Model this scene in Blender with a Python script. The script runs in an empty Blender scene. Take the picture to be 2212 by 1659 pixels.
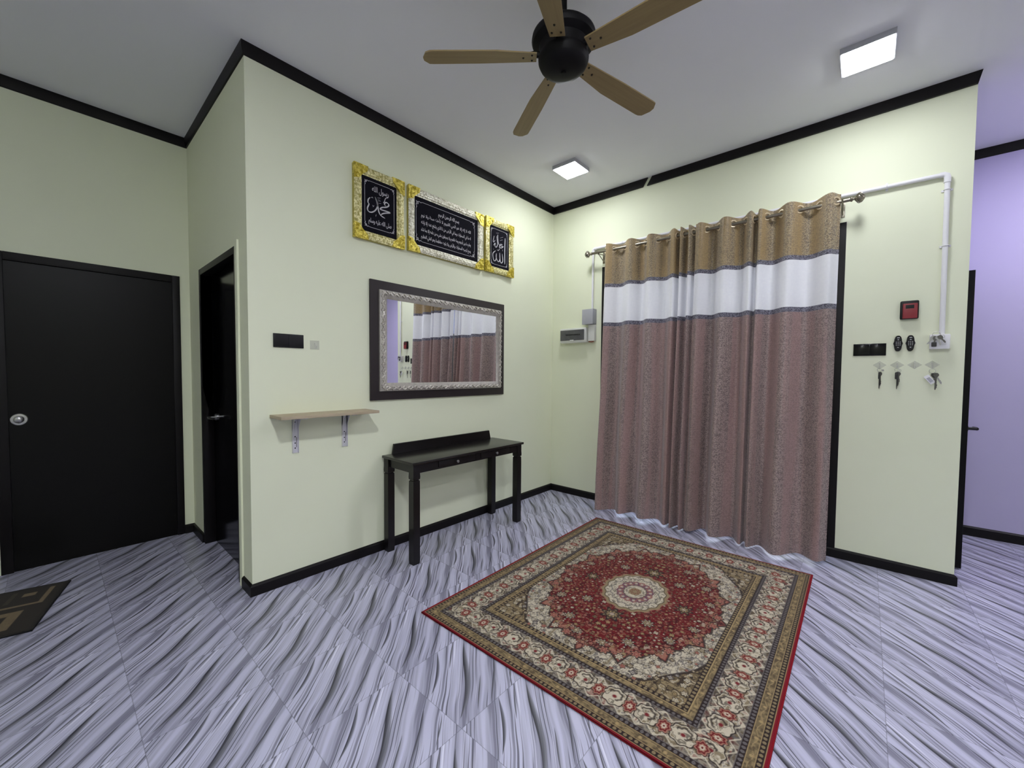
import bpy, bmesh, math, random
import numpy as np
from mathutils import Vector, Matrix
random.seed(7)
RNG = np.random.default_rng(11)
SC = bpy.context.scene
COL = SC.collection

# ------------------------------------------------------------------ room numbers
H = 3.0                       # ceiling
LA, LB, LC = 2.831, 2.969, 1.379   # left wall length, back wall length, alcove depth
YP = 1.2135                   # lavender wall of the corridor
PI = math.pi

# ------------------------------------------------------------------ node helpers
class NT:
    def __init__(s, name):
        s.m = bpy.data.materials.new(name); s.m.use_nodes = True
        s.t = s.m.node_tree; s.t.nodes.clear()
        s.out = s.t.nodes.new('ShaderNodeOutputMaterial')
    def n(s, typ, **kw):
        nd = s.t.nodes.new(typ)
        for k, v in kw.items(): setattr(nd, k, v)
        return nd
    def link(s, a, b): s.t.links.new(a, b)
    def val(s, sock, v):
        if isinstance(v, bpy.types.NodeSocket): s.link(v, sock)
        else:
            if sock.type == 'RGBA' and len(v) == 3: v = (*v, 1)
            sock.default_value = v
    def math(s, op, a, b=0.0, c=None, clamp=False):
        nd = s.n('ShaderNodeMath', operation=op, use_clamp=clamp)
        s.val(nd.inputs[0], a); s.val(nd.inputs[1], b)
        if c is not None: s.val(nd.inputs[2], c)
        return nd.outputs[0]
    def mix(s, f, a, b, mode='MIX'):
        nd = s.n('ShaderNodeMix', data_type='RGBA', blend_type=mode)
        s.val(nd.inputs['Factor'], f); s.val(nd.inputs[6], a); s.val(nd.inputs[7], b)
        return nd.outputs[2]
    def step(s, x, a, b):       # smooth 0..1 between a and b
        nd = s.n('ShaderNodeMapRange', interpolation_type='SMOOTHSTEP')
        s.val(nd.inputs[0], x); s.val(nd.inputs[1], a); s.val(nd.inputs[2], b)
        nd.inputs[3].default_value = 0; nd.inputs[4].default_value = 1
        return nd.outputs[0]
    def noise(s, vec=None, scale=5.0, detail=2.0, rough=.5, dim='3D', w=None):
        nd = s.n('ShaderNodeTexNoise', noise_dimensions=dim)
        if vec is not None: s.link(vec, nd.inputs['Vector'])
        if w is not None: s.val(nd.inputs['W'], w)
        nd.inputs['Scale'].default_value = scale; nd.inputs['Detail'].default_value = detail
        nd.inputs['Roughness'].default_value = rough
        return nd.outputs[0]
    def comb(s, x, y, z):
        nd = s.n('ShaderNodeCombineXYZ')
        for i, v in enumerate((x, y, z)): s.val(nd.inputs[i], v)
        return nd.outputs[0]
    def pos(s):
        g = s.n('ShaderNodeNewGeometry'); sp = s.n('ShaderNodeSeparateXYZ')
        s.link(g.outputs['Position'], sp.inputs[0])
        return g.outputs['Position'], sp.outputs
    def objco(s, scale=(1, 1, 1)):
        tc = s.n('ShaderNodeTexCoord'); mp = s.n('ShaderNodeMapping')
        s.link(tc.outputs['Object'], mp.inputs[0]); mp.inputs['Scale'].default_value = scale
        return mp.outputs[0]
    def bsdf(s, color, rough=.5, metal=0.0, spec=.5, bump=None, bstr=.2, bdist=.002, sheen=0.0, coat=0.0, trans=0.0):
        b = s.n('ShaderNodeBsdfPrincipled')
        s.val(b.inputs['Base Color'], color); s.val(b.inputs['Roughness'], rough); s.val(b.inputs['Metallic'], metal)
        b.inputs['Specular IOR Level'].default_value = spec
        b.inputs['Sheen Weight'].default_value = sheen; b.inputs['Coat Weight'].default_value = coat
        b.inputs['Transmission Weight'].default_value = trans
        if bump is not None:
            bn = s.n('ShaderNodeBump'); bn.inputs['Strength'].default_value = bstr; bn.inputs['Distance'].default_value = bdist
            s.link(bump, bn.inputs['Height']); s.link(bn.outputs[0], b.inputs['Normal'])
        return b
    def done(s, shader):
        s.link(shader.outputs[0] if hasattr(shader, 'outputs') else shader, s.out.inputs[0]); return s.m

def pmat(name, col, rough=.5, metal=0.0, var=.08, scale=8.0, stretch=(1, 1, 1), spec=.5, bstr=.0, bdist=.001, sheen=0, coat=0, detail=3):
    """plain procedural surface: the colour wanders a little with noise"""
    t = NT(name); co = t.objco(stretch); n = t.noise(co, scale, detail)
    lo = tuple(c * (1 - var) for c in col); hi = tuple(min(1, c * (1 + var)) for c in col)
    c = t.mix(n, lo, hi)
    return t.done(t.bsdf(c, rough, metal, spec, n if bstr else None, bstr, bdist, sheen, coat))

# ------------------------------------------------------------------ materials
def floor_material():
    t = NT('marble_tile'); P, (X, Y, Z) = t.pos()
    T = .375
    def fr(x, x0): return t.math('FRACT', t.math('DIVIDE', t.math('SUBTRACT', x, x0 - 40 * T), T))
    u = fr(X, 1.128); v = fr(Y, -1.493)
    s = t.math('ADD', u, v); tt = t.math('SUBTRACT', u, v)
    # a slow bend of every streak, the same in each tile
    wob = t.noise(t.comb(t.math('MULTIPLY', s, .5), t.math('MULTIPLY', tt, .8), 3.7), 1.4, 1.0)
    sw = t.math('ADD', s, t.math('MULTIPLY', t.math('SUBTRACT', wob, .5), .12))
    TWO = 2 * PI
    def ring(R, k, seed, x=sw):
        a = t.math('MULTIPLY', x, TWO)
        return t.comb(t.math('MULTIPLY', t.math('COSINE', a), R), t.math('MULTIPLY', t.math('SINE', a), R),
                      t.math('ADD', t.math('MULTIPLY', tt, k), seed))
    soft = t.noise(ring(1.25, .30, 0), 1.0, 2.0, .5)
    mid = t.noise(ring(2.6, .36, 5), 1.0, 2.0, .5)
    fine = t.noise(ring(5.0, .50, 9), 1.0, 1.5, .5)
    hair = t.noise(ring(7, .45, 14), 1.0, 1.0, .5)
    big = t.noise(P, 3.0, 3.0)
    base = t.mix(big, (.47, .465, .615), (.60, .595, .75))
    c = t.mix(t.math('MULTIPLY', t.step(soft, .45, .62), .60), base, (.215, .21, .29))
    c = t.mix(t.math('MULTIPLY', t.step(mid, .53, .64), .72), c, (.16, .155, .215))
    c = t.mix(t.math('MULTIPLY', t.step(fine, .60, .68), .78), c, (.05, .047, .068))
    c = t.mix(t.math('MULTIPLY', t.step(hair, .67, .715), .7), c, (.80, .79, .93))
    # flame-shaped streaks: sharp dark edge on one side, fading grey on the other; one set printed on every tile
    def flame(s0, t0, L, W, A, fq, ph, strength, dark=(.02, .02, .028), pale=(.20, .20, .24)):
        nonlocal c
        q = t.math('DIVIDE', t.math('SUBTRACT', tt, t0), L)
        env = t.math('SUBTRACT', 1.0, t.math('MULTIPLY', q, q), clamp=True)
        bend = t.math('MULTIPLY', t.math('SINE', t.math('ADD', t.math('MULTIPLY', tt, fq), ph)), A)
        d = t.math('SUBTRACT', t.math('SUBTRACT', s, s0), bend)
        w = t.math('MAXIMUM', t.math('MULTIPLY', env, W), .0005)
        r = t.math('DIVIDE', d, w)
        m = t.math('MULTIPLY', t.step(r, -.06, .05), t.math('SUBTRACT', 1.0, t.step(r, .55, 1.05)))
        g = t.step(r, .0, .75)
        grain = t.math('ADD', .72, t.math('MULTIPLY', fine, .6))
        m = t.math('MULTIPLY', t.math('MULTIPLY', m, t.step(env, 0.0, .12)), t.math('MULTIPLY', strength, grain), clamp=True)
        c = t.mix(m, c, t.mix(g, dark, pale))
    flame(.97, .06, .80, .110, .040, 3.3, .3, .95)
    flame(.52, -.05, .46, .060, .022, 4.2, 1.2, .95, (.02, .02, .03), (.16, .16, .2))
    flame(1.42, .10, .50, .050, .026, 3.6, 2.4, .9, (.03, .03, .04), (.22, .22, .28))
    flame(.74, -.40, .30, .030, .014, 5.2, .6, .95)
    flame(1.22, .38, .34, .030, .014, 5.0, 2.0, .95)
    flame(1.70, .0, .26, .026, .012, 6.0, 3.0, .85)
    # joints
    def joint(x):
        e = t.math('MINIMUM', x, t.math('SUBTRACT', 1.0, x)); return t.math('SUBTRACT', 1.0, t.step(e, .0018, .0042))
    j = t.math('MAXIMUM', joint(u), joint(v))
    c = t.mix(t.math('MULTIPLY', j, .55), c, (.13, .13, .17))
    return t.done(t.bsdf(c, .30, 0, .35))

def curtain_material():
    t = NT('curtain_jacquard'); P, (X, Y, Z) = t.pos()
    co = t.objco((1, 1, 1)); sep = t.n('ShaderNodeSeparateXYZ'); t.link(co, sep.inputs[0]); z = sep.outputs[2]
    uv = t.n('ShaderNodeUVMap'); uv.uv_map = 'cloth'
    us = t.n('ShaderNodeSeparateXYZ'); t.link(uv.outputs[0], us.inputs[0])
    cv = t.comb(us.outputs[0], us.outputs[1], 0.0)
    n1 = t.noise(cv, 62, 2.5, .65); n2 = t.noise(cv, 55, 1.5, .6); n3 = t.noise(cv, 130, 1.0, .5)
    vine = t.math('SUBTRACT', 1.0, t.step(t.math('ABSOLUTE', t.math('SUBTRACT', n1, .5)), .01, .065))   # thin worm-like weave lines
    spot = t.step(n2, .52, .62); pin = t.step(n3, .56, .64)
    sheen_bands = t.noise(t.comb(t.math('MULTIPLY', us.outputs[0], 15.0), t.math('MULTIPLY', us.outputs[1], .35), 1.0), 1.0, 2.0)  # vertical bands: sheen of the folds put into colour and fleck strength
    bk = t.step(sheen_bands, .40, .58)
    f1 = t.math('MULTIPLY', vine, t.math('ADD', .36, t.math('MULTIPLY', bk, .42)))
    gold = t.mix(bk, (.40, .28, .135), (.36, .275, .165))
    gold = t.mix(f1, gold, (.085, .065, .065)); gold = t.mix(t.math('MULTIPLY', pin, t.math('MULTIPLY', bk, .45)), gold, (.66, .57, .40))
    mauve = t.mix(bk, (.37, .24, .228), (.335, .25, .232))
    mauve = t.mix(f1, mauve, (.075, .05, .06)); mauve = t.mix(t.math('MULTIPLY', pin, t.math('MULTIPLY', bk, .34)), mauve, (.46, .36, .345))
    tape = t.mix(vine, (.07, .065, .095), (.27, .26, .32))
    white = t.mix(n2, (.80, .79, .84), (.88, .87, .90))
    e = .0012
    c = t.mix(t.step(z, 1.694 - e, 1.694 + e), mauve, tape)
    c = t.mix(t.step(z, 1.728 - e, 1.728 + e), c, white)
    c = t.mix(t.step(z, 2.053 - e, 2.053 + e), c, tape)
    c = t.mix(t.step(z, 2.085 - e, 2.085 + e), c, gold)
    b = t.bsdf(c, .42, 0, .45, n1, .25, .0015, sheen=.25)
    tr = t.n('ShaderNodeBsdfTranslucent'); t.link(c, tr.inputs[0])
    mx = t.n('ShaderNodeMixShader'); mx.inputs[0].default_value = .16
    t.link(b.outputs[0], mx.inputs[1]); t.link(tr.outputs[0], mx.inputs[2])
    return t.done(mx)

def glitter(name, a, b, rough=.3, metal=.75, scale=160):
    t = NT(name); co = t.objco()
    vo = t.n('ShaderNodeTexVoronoi'); t.link(co, vo.inputs['Vector']); vo.inputs['Scale'].default_value = scale
    n = t.noise(co, scale * .55, 3, .7); n2 = t.noise(co, 45, 2)
    c = t.mix(t.step(t.math('ADD', t.math('MULTIPLY', n, .7), t.math('MULTIPLY', n2, .3)), .40, .62), a, b)
    return t.done(t.bsdf(c, rough, metal, .6, n, .85, .006))

def emit(name, col, strength):
    t = NT(name); co = t.objco(); n = t.noise(co, 3)
    e = t.n('ShaderNodeEmission'); t.link(t.mix(n, col, tuple(min(1, c * 1.02) for c in col)), e.inputs[0]); e.inputs[1].default_value = strength
    return t.done(e)

def vcol_mat(name, rough=.95):
    t = NT(name); a = t.n('ShaderNodeAttribute', attribute_name='weave')
    P, _ = t.pos(); n = t.noise(P, 420, 2)
    c = t.mix(t.math('MULTIPLY', n, .35), a.outputs['Color'], (.02, .015, .015))
    return t.done(t.bsdf(c, rough, 0, .1, n, .4, .002, sheen=.1))

def clear_mat(name, tint=(1, 1, 1), mixf=.82):
    t = NT(name); co = t.objco(); n = t.noise(co, 120, 2)
    g = t.bsdf(t.mix(n, tuple(c * .85 for c in tint), tint), .12, 0, .6, n, .3, .001)
    tr = t.n('ShaderNodeBsdfTransparent'); tr.inputs[0].default_value = (*tint, 1)
    mx = t.n('ShaderNodeMixShader'); mx.inputs[0].default_value = mixf
    t.link(g.outputs[0], mx.inputs[1]); t.link(tr.outputs[0], mx.inputs[2]); return t.done(mx)

def wood_blade():
    t = NT('fan_blade_wood'); co = t.objco((1, 1, 1)); uv = t.n('ShaderNodeUVMap'); uv.uv_map = 'grain'
    mp = t.n('ShaderNodeMapping'); t.link(uv.outputs[0], mp.inputs[0]); mp.inputs['Scale'].default_value = (3, 60, 1)
    n = t.noise(mp.outputs[0], 1.0, 4, .6)
    c = t.mix(n, (.20, .140, .060), (.33, .245, .115))
    return t.done(t.bsdf(c, .5, 0, .35))

M = dict(
    floor=floor_material(),
    wall=pmat('pale_lime_paint', (.80, .825, .637), .75, 0, .02, 3, spec=.25, bstr=.05),
    lav=pmat('lavender_paint', (.50, .46, .67), .75, 0, .03, 3, spec=.25),
    ceil=pmat('white_ceiling_paint', (.80, .80, .82), .85, 0, .02, 2, spec=.2),
    dark=pmat('black_brown_gloss_wood', (.010, .008, .008), .4, 0, .25, 6, (1, 1, .15), spec=.3),
    trim=pmat('black_brown_trim', (.006, .0048, .0055), .45, 0, .2, 8, spec=.22),
    door=pmat('black_door_laminate', (.0042, .0038, .0038), .36, 0, .2, 5, (1, 1, .1), spec=.16),
    board=pmat('dark_chocolate_board', (.024, .017, .019), .5, 0, .2, 8, spec=.4),
    console=pmat('espresso_wood', (.0065, .0052, .0055), .30, 0, .25, 10, (.3, 1, .3), spec=.38),
    chrome=pmat('brushed_chrome', (.42, .415, .42), .28, 1, .08, 30),
    steel=pmat('dull_steel', (.38, .37, .37), .35, 1, .15, 40),
    rodm=pmat('antique_pewter', (.30, .27, .22), .3, 1, .25, 40),
    silver=glitter('silver_leaf_moulding', (.42, .38, .33), (.84, .80, .74), .36, .35, 34),
    silverdk=pmat('darker_silver_moulding', (.46, .43, .39), .38, .3, .3, 45),  # moulding darker than the leaves, so the gaps between them contrast
    top=pmat('espresso_top', (.008, .0062, .006), .26, 0, .25, 10, (.3, 1, .3), spec=.55),
    gold=glitter('bright_gold_leaf', (.42, .32, .015), (.90, .76, .16), .30, .6, 90),
    champ=glitter('champagne_glitter', (.40, .35, .10), (.92, .86, .50), .32, .5, 120),
    silvergl=glitter('silver_glitter', (.44, .41, .28), (.95, .93, .82), .3, .5, 150),
    goldside=pmat('matte_gold_side', (.42, .36, .08), .45, .3, .15, 60),
    velvet=pmat('black_velvet', (.0065, .006, .011), .9, 0, .3, 40, spec=.1, sheen=.05),
    ink=pmat('silver_white_paint', (.55, .53, .57), .6, 0, .12, 80),
    blade=wood_blade(),
    fanblk=pmat('matte_black_metal', (.004, .0036, .004), .55, 0, .2, 20, spec=.18),
    screw=pmat('dark_screw', (.02, .015, .01), .4, .6, .2, 60),
    white=pmat('white_plastic', (.80, .79, .82), .4, 0, .03, 30),
    offwhite=pmat('ivory_plastic', (.74, .74, .70), .4, 0, .03, 30),
    greybox=pmat('grey_plastic', (.42, .42, .46), .45, 0, .05, 30),
    blk=pmat('black_plastic', (.007, .007, .0085), .4, 0, .15, 30, spec=.3),
    gloss=pmat('gloss_black_glass', (.003, .003, .004), .14, 0, .1, 20, spec=.3),
    red=pmat('red_plastic', (.24, .012, .022), .4, 0, .08, 30),
    redcloth=pmat('red_binding', (.22, .010, .018), .9, 0, .15, 150, spec=.1),
    button=pmat('pale_buttons', (.72, .72, .74), .5, 0, .05, 50),
    shelf=pmat('pale_oak_board', (.44, .36, .25), .55, 0, .14, 14, (6, .6, 6)),
    bracket=pmat('white_metal', (.66, .65, .70), .4, 0, .05, 30),
    smoke=pmat('smoked_window', (.075, .075, .08), .2, 0, .2, 25, coat=.3),
    tag=pmat('white_tag', (.78, .77, .80), .5, 0, .03, 30),
    key=pmat('dark_key_metal', (.13, .125, .12), .35, 1, .3, 90),
    leather=pmat('black_fob', (.025, .024, .024), .5, 0, .2, 60),
    ring=pmat('key_ring_steel', (.6, .59, .58), .25, 1, .1, 50),
    grom=pmat('tan_grommet', (.62, .50, .33), .3, .25, .1, 40),
    curtain=curtain_material(),
    rug=vcol_mat('woven_rug'), mat=vcol_mat('woven_mat'),
    clear=clear_mat('clear_plastic', (.93, .93, .92), .80),
    pane=clear_mat('window_glass', (.93, .96, .96), .85),
    copper=pmat('copper_cable', (.30, .09, .05), .4, .3, .2, 60),
    outdoor=pmat('concrete_yard', (.45, .45, .44), .9, 0, .15, 4),
)
LEDS = dict(led=62.0, led_over=300.0, fill_rear=100.0, fill_side=200.0, ledv=190.0)  # rear and side feed unseen fixtures added as fill
for _k, _v in LEDS.items(): M[_k] = emit('diffuser_' + _k, (.87, .84, 1.0) if _k == 'ledv' else (.905, .935, 1.0), _v)
tm = NT('mirror_glass'); nn = tm.noise(tm.objco(), 4)
M['mirror'] = tm.done(tm.bsdf(tm.mix(nn, (.90, .90, .92), (.93, .93, .95)), .012, 1.0))

# ------------------------------------------------------------------ mesh helpers
class MB:
    def __init__(s): s.bm = bmesh.new()
    def box(s, a, b, bev=0.0, seg=2, rot=None, piv=None):
        tmp = bmesh.new()
        bmesh.ops.create_cube(tmp, size=1)
        a, b = Vector(a), Vector(b); c = (a + b) / 2; d = b - a
        for v in tmp.verts: v.co = Vector((v.co.x * d.x, v.co.y * d.y, v.co.z * d.z)) + c
        if bev > 0: bmesh.ops.bevel(tmp, geom=tmp.edges[:], offset=min(bev, .49 * min(abs(d.x), abs(d.y), abs(d.z))), segments=seg, affect='EDGES', profile=.6)
        if rot is not None:
            p = Vector(piv) if piv is not None else c
            for v in tmp.verts: v.co = rot @ (v.co - p) + p
        s.add(tmp); return s
    def add(s, tmp):
        me = bpy.data.meshes.new('t'); tmp.to_mesh(me); tmp.free(); s.bm.from_mesh(me); bpy.data.meshes.remove(me)
    def faces(s, verts, faces):
        vs = [s.bm.verts.new(v) for v in verts]
        for f in faces:
            try: s.bm.faces.new([vs[i] for i in f])
            except ValueError: pass
        return s
    def tube(s, pts, r, n=12, cap=True, closed=False):
        pts = [Vector(p) for p in pts]; N = len(pts)
        rs = r if isinstance(r, (list, tuple)) else [r] * N
        rings = []; prev = None
        for i, p in enumerate(pts):
            a = pts[i - 1] if (i > 0 or closed) else p
            b = pts[(i + 1) % N] if (i < N - 1 or closed) else p
            d = (b - a).normalized()
            if prev is None:
                up = Vector((0, 0, 1)) if abs(d.z) < .9 else Vector((1, 0, 0)); x = d.cross(up).normalized()
            else: x = (prev - d * prev.dot(d)).normalized()
            prev = x; y = d.cross(x)
            rings.append([s.bm.verts.new(p + rs[i] * (math.cos(2 * PI * k / n) * x + math.sin(2 * PI * k / n) * y)) for k in range(n)])
        R = range(N if closed else N - 1)
        for i in R:
            A, B = rings[i], rings[(i + 1) % N]
            for k in range(n): s.bm.faces.new((A[k], A[(k + 1) % n], B[(k + 1) % n], B[k]))
        if cap and not closed:
            s.bm.faces.new(list(reversed(rings[0]))); s.bm.faces.new(rings[-1])
        return s
    def lathe(s, prof, c=(0, 0, 0), n=40, axis='z'):
        c = Vector(c)
        def P(r, h, a):
            x, y = r * math.cos(a), r * math.sin(a)
            return c + (Vector((x, y, h)) if axis == 'z' else Vector((h, x, y)) if axis == 'x' else Vector((y, h, x)))
        rings = []
        for r, h in prof:
            if r < 1e-6: rings.append([s.bm.verts.new(P(0, h, 0))])
            else: rings.append([s.bm.verts.new(P(r, h, 2 * PI * k / n)) for k in range(n)])
        for A, B in zip(rings, rings[1:]):
            for k in range(n):
                if len(A) == 1 and len(B) == 1: continue
                if len(A) == 1: s.bm.faces.new((A[0], B[k], B[(k + 1) % n]))
                elif len(B) == 1: s.bm.faces.new((A[k], B[0], A[(k + 1) % n]))
                else: s.bm.faces.new((A[k], B[k], B[(k + 1) % n], A[(k + 1) % n]))
        return s
    def torus(s, c, R, r, axis, n=28, m=10):
        ax = Vector(axis).normalized(); up = Vector((0, 0, 1)) if abs(ax.z) < .9 else Vector((1, 0, 0))
        x = ax.cross(up).normalized(); y = ax.cross(x); c = Vector(c)
        return s.tube([c + R * (math.cos(2 * PI * k / n) * x + math.sin(2 * PI * k / n) * y) for k in range(n)], r, m, closed=True)
    def prism(s, poly, f0, f1):
        """poly: 2-D outline; f0/f1 map (a,b) -> 3-D point of either face"""
        A = [s.bm.verts.new(f0(*p)) for p in poly]; B = [s.bm.verts.new(f1(*p)) for p in poly]; n = len(poly)
        s.bm.faces.new(A); s.bm.faces.new(list(reversed(B)))
        for i in range(n): s.bm.faces.new((A[i], B[i], B[(i + 1) % n], A[(i + 1) % n]))
        return s

ORG = {}
def build(name, mb, mat, parent=None, smooth=35, loc=None):
    """link one mesh object; verts are given in world space and stored relative to the thing's base"""
    bm = mb.bm
    bmesh.ops.remove_doubles(bm, verts=bm.verts[:], dist=1e-6)
    bmesh.ops.recalc_face_normals(bm, faces=bm.faces[:])
    o0 = Vector((0, 0, 0))
    if parent is not None: o0 = ORG[parent.name]
    elif loc is not None: o0 = Vector(loc)
    for v in bm.verts: v.co -= o0
    me = bpy.data.meshes.new(name); bm.to_mesh(me); bm.free()
    me.materials.append(mat)
    if smooth:
        me.polygons.foreach_set('use_smooth', [True] * len(me.polygons)); me.set_sharp_from_angle(angle=math.radians(smooth))
    o = bpy.data.objects.new(name, me); COL.objects.link(o)
    if parent is not None: o.parent = parent
    else: o.location = o0
    ORG[o.name] = o0
    return o
def tag(o, label, cat, group=None):
    o['label'] = label; o['category'] = cat
    if group: o['group'] = group
    return o
def thing(name, label, cat, loc, group=None):
    o = bpy.data.objects.new(name, None); COL.objects.link(o); o.location = loc; o.empty_display_size = .05
    ORG[o.name] = Vector(loc); return tag(o, label, cat, group)
def struct(name, mb, mat, parent=None, smooth=30):
    o = build(name, mb, mat, parent, smooth); o['kind'] = 'structure'; return o
def sroot(name, loc):
    o = bpy.data.objects.new(name, None); COL.objects.link(o); o.location = loc; ORG[o.name] = Vector(loc); o['kind'] = 'structure'; return o

# ------------------------------------------------------------------ room shell
TH = .12
XR, YF = 6.2, -6.6            # far right and front limits of the unseen part of the house
struct('floor', MB().box((-LC - TH, YF - TH, -.1), (XR + TH, YP + TH, 0)), M['floor'])
struct('ceiling', MB().box((-LC - TH, YF - TH, H), (XR + TH, YP + TH, H + .1)), M['ceil'])
struct('wall_left', MB().box((-TH, -LA + TH, 0), (0, TH, H)).box((-TH, -LA, 0), (0, -LA + TH, H)), M['wall'])
# back wall with the sliding-door opening behind the curtains
OX0, OX1, OZ = .585, 2.408, 2.285
w = MB().box((0, 0, 0), (OX0, TH, H)).box((OX1, 0, 0), (LB, TH, H)).box((OX0, 0, OZ), (OX1, TH, H))
struct('wall_back', w, M['wall'])
# alcove wall with the narrow door
CX0, CX1, CZ = -1.068, -.19, 1.973
w = MB().box((-LC, -LA, 0), (CX0, -LA + TH, H)).box((CX1, -LA, 0), (-TH, -LA + TH, H)).box((CX0, -LA, CZ), (CX1, -LA + TH, H))
w.box((-.19, -LA - .010, 0.0), (-.146, -LA, 1.995))      # raised plaster edge beside the door
struct('wall_alcove', w, M['wall'])
# far-left wall with the wide door
DY0, DY1, DZ = -3.772, -2.890, 1.963
w = MB().box((-LC - TH, YF, 0), (-LC, DY0, H)).box((-LC - TH, DY1, 0), (-LC, -LA + TH, H)).box((-LC - TH, DY0, DZ), (-LC, DY1, H))
struct('wall_far_left', w, M['wall'])
# corridor beyond the right end of the back wall
EY0, EY1, EZ = .30, 1.10, 1.93
w = MB().box((LB - TH, TH, 0), (LB, EY0, H)).box((LB - TH, EY1, 0), (LB, YP, H)).box((LB - TH, EY0, EZ), (LB, EY1, H))
struct('wall_corridor_side', w, M['lav'])
struct('wall_corridor_end', MB().box((LB - TH, YP, 0), (XR, YP + TH, H)), M['lav'])
struct('wall_right', MB().box((XR, YF, 0), (XR + TH, YP + TH, H)), M['wall'])
struct('wall_front', MB().box((-LC - TH, YF - TH, 0), (XR + TH, YF, H)), M['wall'])

def band(a, b, z0, z1, d, nrm, prof='base', e0=0.0, e1=0.0):
    """skirting / cornice run from a to b (xy), standing d proud along nrm; e0/e1 lengthen (+) or mitre the ends"""
    a = Vector((*a, 0)); b = Vector((*b, 0)); n = Vector((*nrm, 0)); t = (b - a).normalized()
    if prof == 'base': P = [(0, z0), (d, z0), (d, z1 - .012), (d * .55, z1 - .004), (0, z1)]
    else: P = [(0, z0), (d * .45, z0 + .004), (d, z0 + .035), (d, z1), (0, z1)]
    A = []; B = []
    for o, z in P:
        A.append(a + n * o - t * (e0 * o) + Vector((0, 0, z))); B.append(b + n * o + t * (e1 * o) + Vector((0, 0, z)))
    m = MB(); k = len(P)
    m.faces(A + B, [tuple(range(k)), tuple(reversed(range(k, 2 * k)))] + [(i, (i + 1) % k, k + (i + 1) % k, k + i) for i in range(k)])
    return m
BH, BD, CH, CD = .066, .013, .069, .016
struct('baseboard_left', band((0, -LA), (0, 0), 0, BH, BD, (1, 0), e0=1, e1=-1), M['trim'])
mm = band((0, 0), (OX0, 0), 0, BH, BD, (0, -1), e0=-1); m2 = band((OX1 - .06, 0), (LB, 0), 0, BH, BD, (0, -1), e1=1); m2m = bpy.data.meshes.new('t'); m2.bm.to_mesh(m2m); mm.bm.from_mesh(m2m)
struct('baseboard_back', mm, M['trim'])
mm = band((-LC, -LA), (CX0, -LA), 0, BH, BD, (0, -1), e0=-1); m2 = band((-.146, -LA), (0, -LA), 0, BH, BD, (0, -1), e1=1); m2m = bpy.data.meshes.new('t'); m2.bm.to_mesh(m2m); mm.bm.from_mesh(m2m)
struct('baseboard_alcove', mm, M['trim'])
mm = band((-LC, DY1), (-LC, -LA), 0, BH, BD, (1, 0), e1=-1); m2 = band((-LC, YF), (-LC, DY0 - .02), 0, BH, BD, (1, 0)); m2m = bpy.data.meshes.new('t'); m2.bm.to_mesh(m2m); mm.bm.from_mesh(m2m)
struct('baseboard_far_left', mm, M['trim'])
struct('baseboard_corridor', band((LB, YP), (XR, YP), 0, BH + .01, BD, (0, -1)), M['trim'])
struct('trim_1', band((0, -LA), (0, 0), H - CH, H, CD, (1, 0), 'top', 1, -1), M['trim'])
# the back cornice is two lengths whose scarfed ends stand a little apart
def scarf(x0a, x0b, x1a, x1b, y=0):
    m = MB()
    return m.prism([(x0b, H - CH), (x1b, H - CH), (x1a, H), (x0a, H)], lambda a, b: Vector((a, y, b)), lambda a, b: Vector((a, y - CD, b)))
struct('trim_2', scarf(.0, 0, 1.026, .980), M['trim'])
struct('trim_3', scarf(1.066, 1.020, LB + .016, LB), M['trim'])
struct('trim_4', band((-LC, -LA), (0, -LA), H - CH, H, CD, (0, -1), 'top', -1, 1), M['trim'])
struct('trim_5', band((-LC, YF), (-LC, -LA), H - CH, H, CD, (1, 0), 'top', 0, -1), M['trim'])
struct('trim_6', band((LB, YP), (XR, YP), H - CH, H, CD, (0, -1), 'top'), M['trim'])

# ------------------------------------------------------------------ doors
d1 = sroot('door_1', (-LC, (DY0 + DY1) / 2, 0))
f = MB().box((-LC - .05, DY0, 0), (-LC + .008, DY0 + .05, DZ), .003).box((-LC - .05, DY1 - .045, 0), (-LC + .008, DY1, DZ), .003).box((-LC - .05, DY0 + .05, DZ - .05), (-LC + .008, DY1 - .045, DZ), .003)
build('door_frame', f, M['trim'], d1)
lf = build('door_leaf', MB().box((-LC - .045, DY0 + .0495, .001), (-LC - .008, DY1 - .0445, DZ - .0495)), M['door'], d1)
kx, ky, kz = -LC - .008, -3.682, .945
kn = MB().lathe([(0.0, .028), (.014, .027), (.021, .022), (.0225, .016), (.013, .012), (.0125, .006), (.034, .005), (.037, .002), (.037, 0)], (kx, ky, kz), 32, 'x')
build('door_knob', kn, M['chrome'], lf)
d2 = sroot('door_2', ((CX0 + CX1) / 2, -LA, 0))
f = MB().box((CX0, -LA - .004, 0), (CX0 + .042, -LA + .0615, CZ), .002).box((CX1 - .042, -LA - .004, 0), (CX1, -LA + .0615, CZ), .002).box((CX0 + .042, -LA - .004, CZ - .042), (CX1 - .042, -LA + .0615, CZ), .002)
build('door_frame', f, M['trim'], d2)
lf = build('door_leaf', MB().box((CX0 + .001, -LA + .062, .001), (CX1 - .001, -LA + .098, CZ - .001)), M['gloss'], d2)
hy = -LA + .062
hm = MB().lathe([(0, -.012), (.022, -.012), (.025, -.008), (.025, 0)], (-.955, hy, .925), 28, 'y').tube([(-.955, hy - .008, .925), (-.955, hy - .05, .925)], .008, 12)
hm.tube([(-.955, hy - .048, .925), (-.93, hy - .052, .925), (-.86, hy - .052, .924), (-.835, hy - .046, .921)], [.009, .009, .008, .006], 12)
build('lever_handle', hm, M['chrome'], lf)
d3 = sroot('door_3', (LB, (EY0 + EY1) / 2, 0))
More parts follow.
